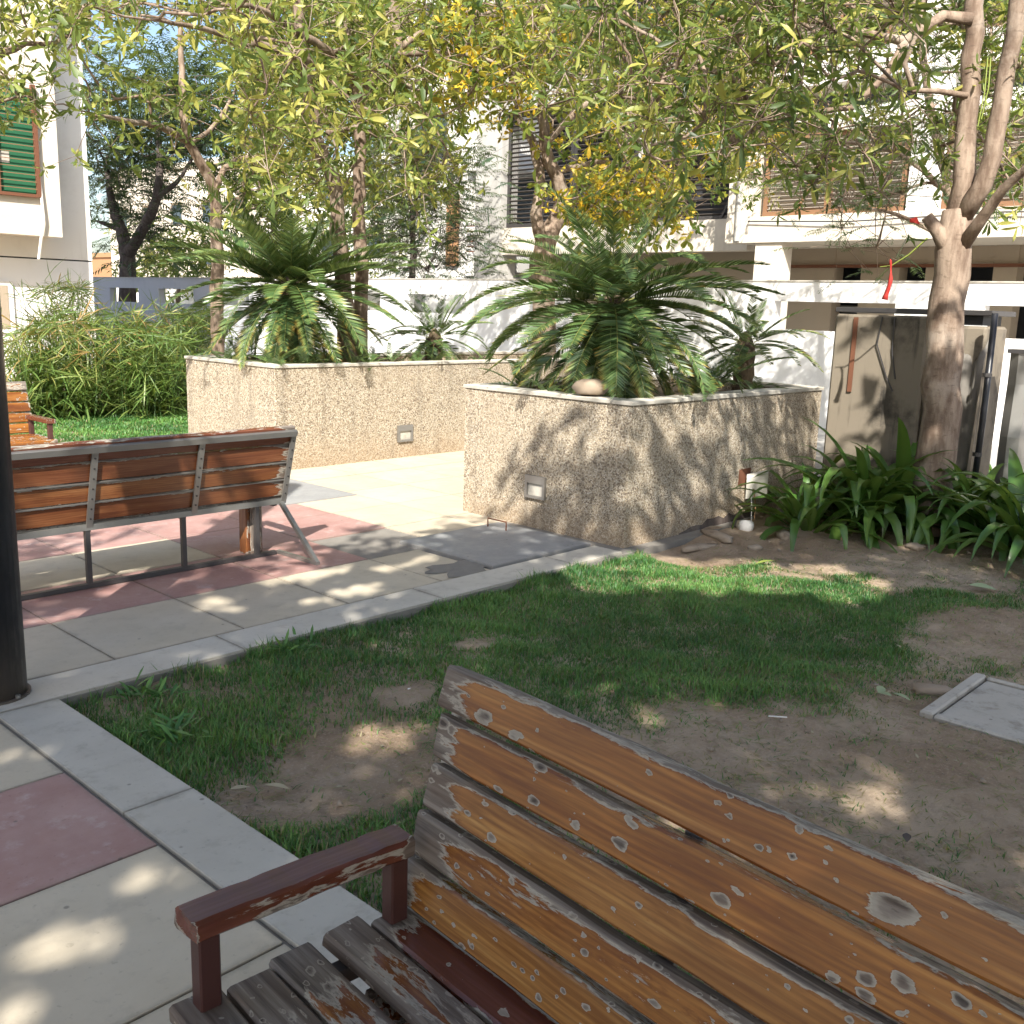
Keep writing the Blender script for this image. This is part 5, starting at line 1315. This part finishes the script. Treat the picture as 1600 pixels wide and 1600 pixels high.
trD.crown('spray', per_end=9, nper=10, L=.85, rad=.75, tint0=.4, tv=.28)

# ---- more trees beyond the wall
def back_tree(name, lab, px, base_y, X, r, ybox, xbox, n, dx, mats, spray, L, tint0, per=6, rad=.6):
    b = atX(px, base_y, X); b = (X, b[1], -.04)
    t = Tree(name, lab, b, mats, 'trees beyond the boundary wall')
    mid = atX(px, (ybox[0]+ybox[1])/2+40, X); top = atX(px+random.uniform(-20, 20), ybox[0]+30, X)
    t.limb([b, (X, b[1]+.05, 1.5), tuple(mid), tuple(top)], [r, r*.85, r*.6, r*.15])
    T = box_targets(n, lambda: atX(random.uniform(*xbox), random.uniform(*ybox), X+random.uniform(-dx, dx)))
    t.grow(T, step=.5, twig=.009, skip=4); t.wood(8)
    if spray: t.crown('spray', per_end=per, nper=13, L=L, rad=rad, tint0=tint0, tv=.25)
    else: t.crown(per_end=per, nper=7, L=L, W_=L*.16, rad=rad, tint0=tint0, tv=.28, simple=True)
back_tree('roadside_tree', 'dark green tree beyond the middle wall, between white block and trunks', 645, 470, 15.4, .10, (215, 425), (575, 725), 150, .9, ('bark_dark', 'leaf_dark'), True, .55, .55, 7, .45)
back_tree('roadside_tree', 'tall light green tree filling the gap above the far cycad', 430, 470, 20.0, .16, (-60, 385), (340, 660), 420, 2.2, ('bark', 'leaf'), False, .24, .62, 9, .6)
back_tree('roadside_tree', 'pale olive bushy tree over the grey wall right of the dark trunk', 280, 500, 22.0, .12, (368, 440), (215, 345), 70, 1.4, ('bark', 'leaf'), False, .30, .55, 7, .6)
back_tree('roadside_tree', 'far green tree high behind the twin trunks', 620, 470, 24.0, .2, (-150, 220), (500, 790), 260, 2.5, ('bark', 'leaf_y'), False, .27, .42, 9, .8)
back_tree('roadside_tree', 'copper-leaved shrub tree at the left building corner beyond the wall', 158, 500, 17.5, .05, (385, 430), (146, 176), 14, .5, ('bark', 'lattice'), False, .25, .5, 5, .3) if False else None

# long hanging pods of the whorled-leaf trees
def pods(lab, spots, Y=None, X=None, parent=None, base=None):
    for (px, py, ln) in spots:
        mb = MB()
        for k in range(3):
            a = atY(px+random.uniform(-5, 5), py, Y) if Y else atX(px+random.uniform(-5, 5), py, X)
            a = np.array(a)-np.array(base); w = random.uniform(-.03, .03); l = ln*random.uniform(.7, 1.1)
            mb.tube([a, a+np.array([w, w, -l*.5]), a+np.array([w*.6, -w, -l])], .0042, 4, cap=False)
        mb.build('seed_pods', 'pod', parent)
pods('', [(362, -5, .35), (378, 10, .3), (448, 0, .8), (455, 20, .9), (452, 60, .5)], Y=Yc-.4, parent=trC.root, base=trC.base)
pods('', [(160, 130, .4), (172, 135, .35), (200, 130, .5), (232, 135, .45), (238, 140, .4)], Y=Yl-.4, parent=trL.root, base=trL.base)
pods('', [(1348, 120, .25), (1545, 90, .4)], X=X0-.5, parent=trR.root, base=trR.base)

# red cloth strip hanging from the tree's cut twig, and its twig
ra = atX(1393, 405, X0-.25); rb = atX(1384, 468, X0-.25)
rc = empty('red_cloth_strip', tuple(ra)); tag(rc, 'torn red cloth strip hanging from a twig left of the big trunk', 'cloth')
v = []; f = []; dv = rb-ra; K = 9
for i in range(K+1):
    t = i/K; w = (.012, .022, .012, .014, .030, .034, .03, .034, .036, .05)[i]
    c = dv*t+np.array([.008*math.sin(5*t), .012*math.sin(7*t+1), 0])
    for s_ in (-1, 0, 1): v.append(tuple(c+np.array([.012*abs(s_)+.01*math.sin(9*t), s_*w*.5, .004*s_])))
for i in range(K):
    for j in range(2): q = i*3+j; f.append((q, q+1, q+4, q+3))
o = link('strip', mesh('strip', v, f, True), 'red', rc)
sm = o.modifiers.new('thickness', 'SOLIDIFY'); sm.thickness = .003
tw = [atX(x, y, X0-.2) for x, y in ((1449, 372), (1420, 398), (1393, 415), (1375, 417))]
MB().tube([p-trR.base for p in tw], [.007, .006, .005, .003], 5).build('twig', 'pod', trR.root)
cl = empty('red_cloth_strip', tuple(atX(1428, 345, X0-.2))); tag(cl, 'small red and blue rag caught on the cut branch stub', 'cloth')
v = [(0, .03, .015), (0, -.02, .025), (.01, -.045, -.03), (-.005, -.01, -.015), (0.005, .03, -.01)]; o = link('rag', mesh('rag', v, [(0, 1, 3, 4), (1, 2, 3)]), 'red', cl)
sm = o.modifiers.new('thickness', 'SOLIDIFY'); sm.thickness = .003

# ================================================================== shade trees behind the camera
KX, KY = SUN[0]/-SUN[2], SUN[1]/-SUN[2]
LIT = []                                                     # (cx, cy, rx, ry) gaps in the canopy, on the ground
for (px, py, rx, ry) in ((588, 1150, .12, .12), (1000, 888, .60, .34), (1130, 892, .6, .34), (1250, 897, .55, .26), (1340, 917, .4, .18)):
    q = atZ(px, py); LIT.append((q[0], q[1], rx, ry))
for (px, py, rx, ry) in ((0, 1482, .07, .06), (55, 1478, .05, .05), (110, 1474, .06, .055), (160, 1470, .05, .04), (215, 1462, .03, .03), (5, 1595, .08, .06), (60, 1590, .04, .04), (235, 1355, .04, .05), (270, 1380, .06, .04), (20, 1180, .10, .03), (75, 1174, .07, .03), (285, 1500, .03, .03), (520, 930, .3, .05), (560, 920, .2, .05), (340, 945, .10, .14), (200, 920, .2, .07), (110, 960, .3, .04), (240, 850, .5, .2), (420, 905, .2, .05), (480, 900, .25, .04), (640, 880, .3, .05)):
    q = atZ(px, py); LIT.append((q[0], q[1], rx, ry))
def shade_density(x, y):
    if y < 3.55 and x < 6.0: return 1.0
    if y < 4.75 and x < 5.0: return .80
    if x < 3.8 and y < 5.6: return .5
    if x >= 6.0 and y < 3.6: return .40
    if x >= 5.0 and y < 5.6: return .24
    return .14
def gaps(C):
    gx = C[:, 0]+KX*C[:, 2]; gy = C[:, 1]+KY*C[:, 2]; k = np.ones(len(C), bool)
    for cx, cy, rx, ry in LIT: k &= ((gx-cx)/(rx+.04))**2+((gy-cy)/(ry+.04))**2+.35*(vnoise(gx, gy, 31)-.5) > 1
    return k
def shade_tree(lab, base, xr, yr, n, limbs):
    t = Tree('shade_tree', lab, base, ('bark', 'leaf_shade'), 'shade trees behind the camera')
    for pts, rr in limbs: t.limb(pts, rr, .3)
    def fn():
        gx, gy = random.uniform(*xr), random.uniform(*yr)
        if random.random() > shade_density(gx, gy): return None
        z = random.uniform(4.1, 6.2); return np.array([gx-KX*z, gy-KY*z, z])
    t.grow(box_targets(n, fn), step=.35, skip=4); t.wood(10)
    t.crown(per_end=9, nper=7, L=.22, W_=.045, rad=.26, tint0=.5, tv=.25, leafkeep=gaps, simple=True)
shade_tree('leafy shade tree standing behind the viewer over the path', (-3.4, -2.6, -.05), (-2.2, 3.4), (-1.6, 6.6), 520,
           [([(-3.4, -2.6, -.05), (-3.3, -2.5, 2.0), (-3.0, -2.3, 3.6), (-2.6, -2.0, 4.8), (-2.2, -1.6, 5.8)], [.2, .17, .15, .10, .05]), ([(-3.1, -2.4, 3.2), (-2.7, -.6, 4.2), (-1.8, .8, 4.9)], [.10, .08, .03]), ([(-3.1, -2.4, 3.2), (-3.8, -3.4, 4.5), (-4.2, -3.8, 5.4)], [.08, .06, .02])])
shade_tree('leafy shade tree standing behind the viewer over the lawn', (1.6, -4.4, -.05), (3.4, 8.6), (-1.6, 5.2), 470,
           [([(1.6, -4.4, -.05), (1.5, -4.2, 2.0), (1.3, -3.8, 3.6), (1.1, -3.4, 4.8), (1.0, -3.0, 5.8)], [.2, .17, .15, .10, .05]), ([(1.35, -3.9, 3.3), (2.2, -2.4, 4.2), (3.0, -1.2, 4.8)], [.10, .08, .03]), ([(1.35, -3.9, 3.3), (.2, -2.4, 4.4), (-.5, -1.0, 5.0)], [.10, .08, .03])])
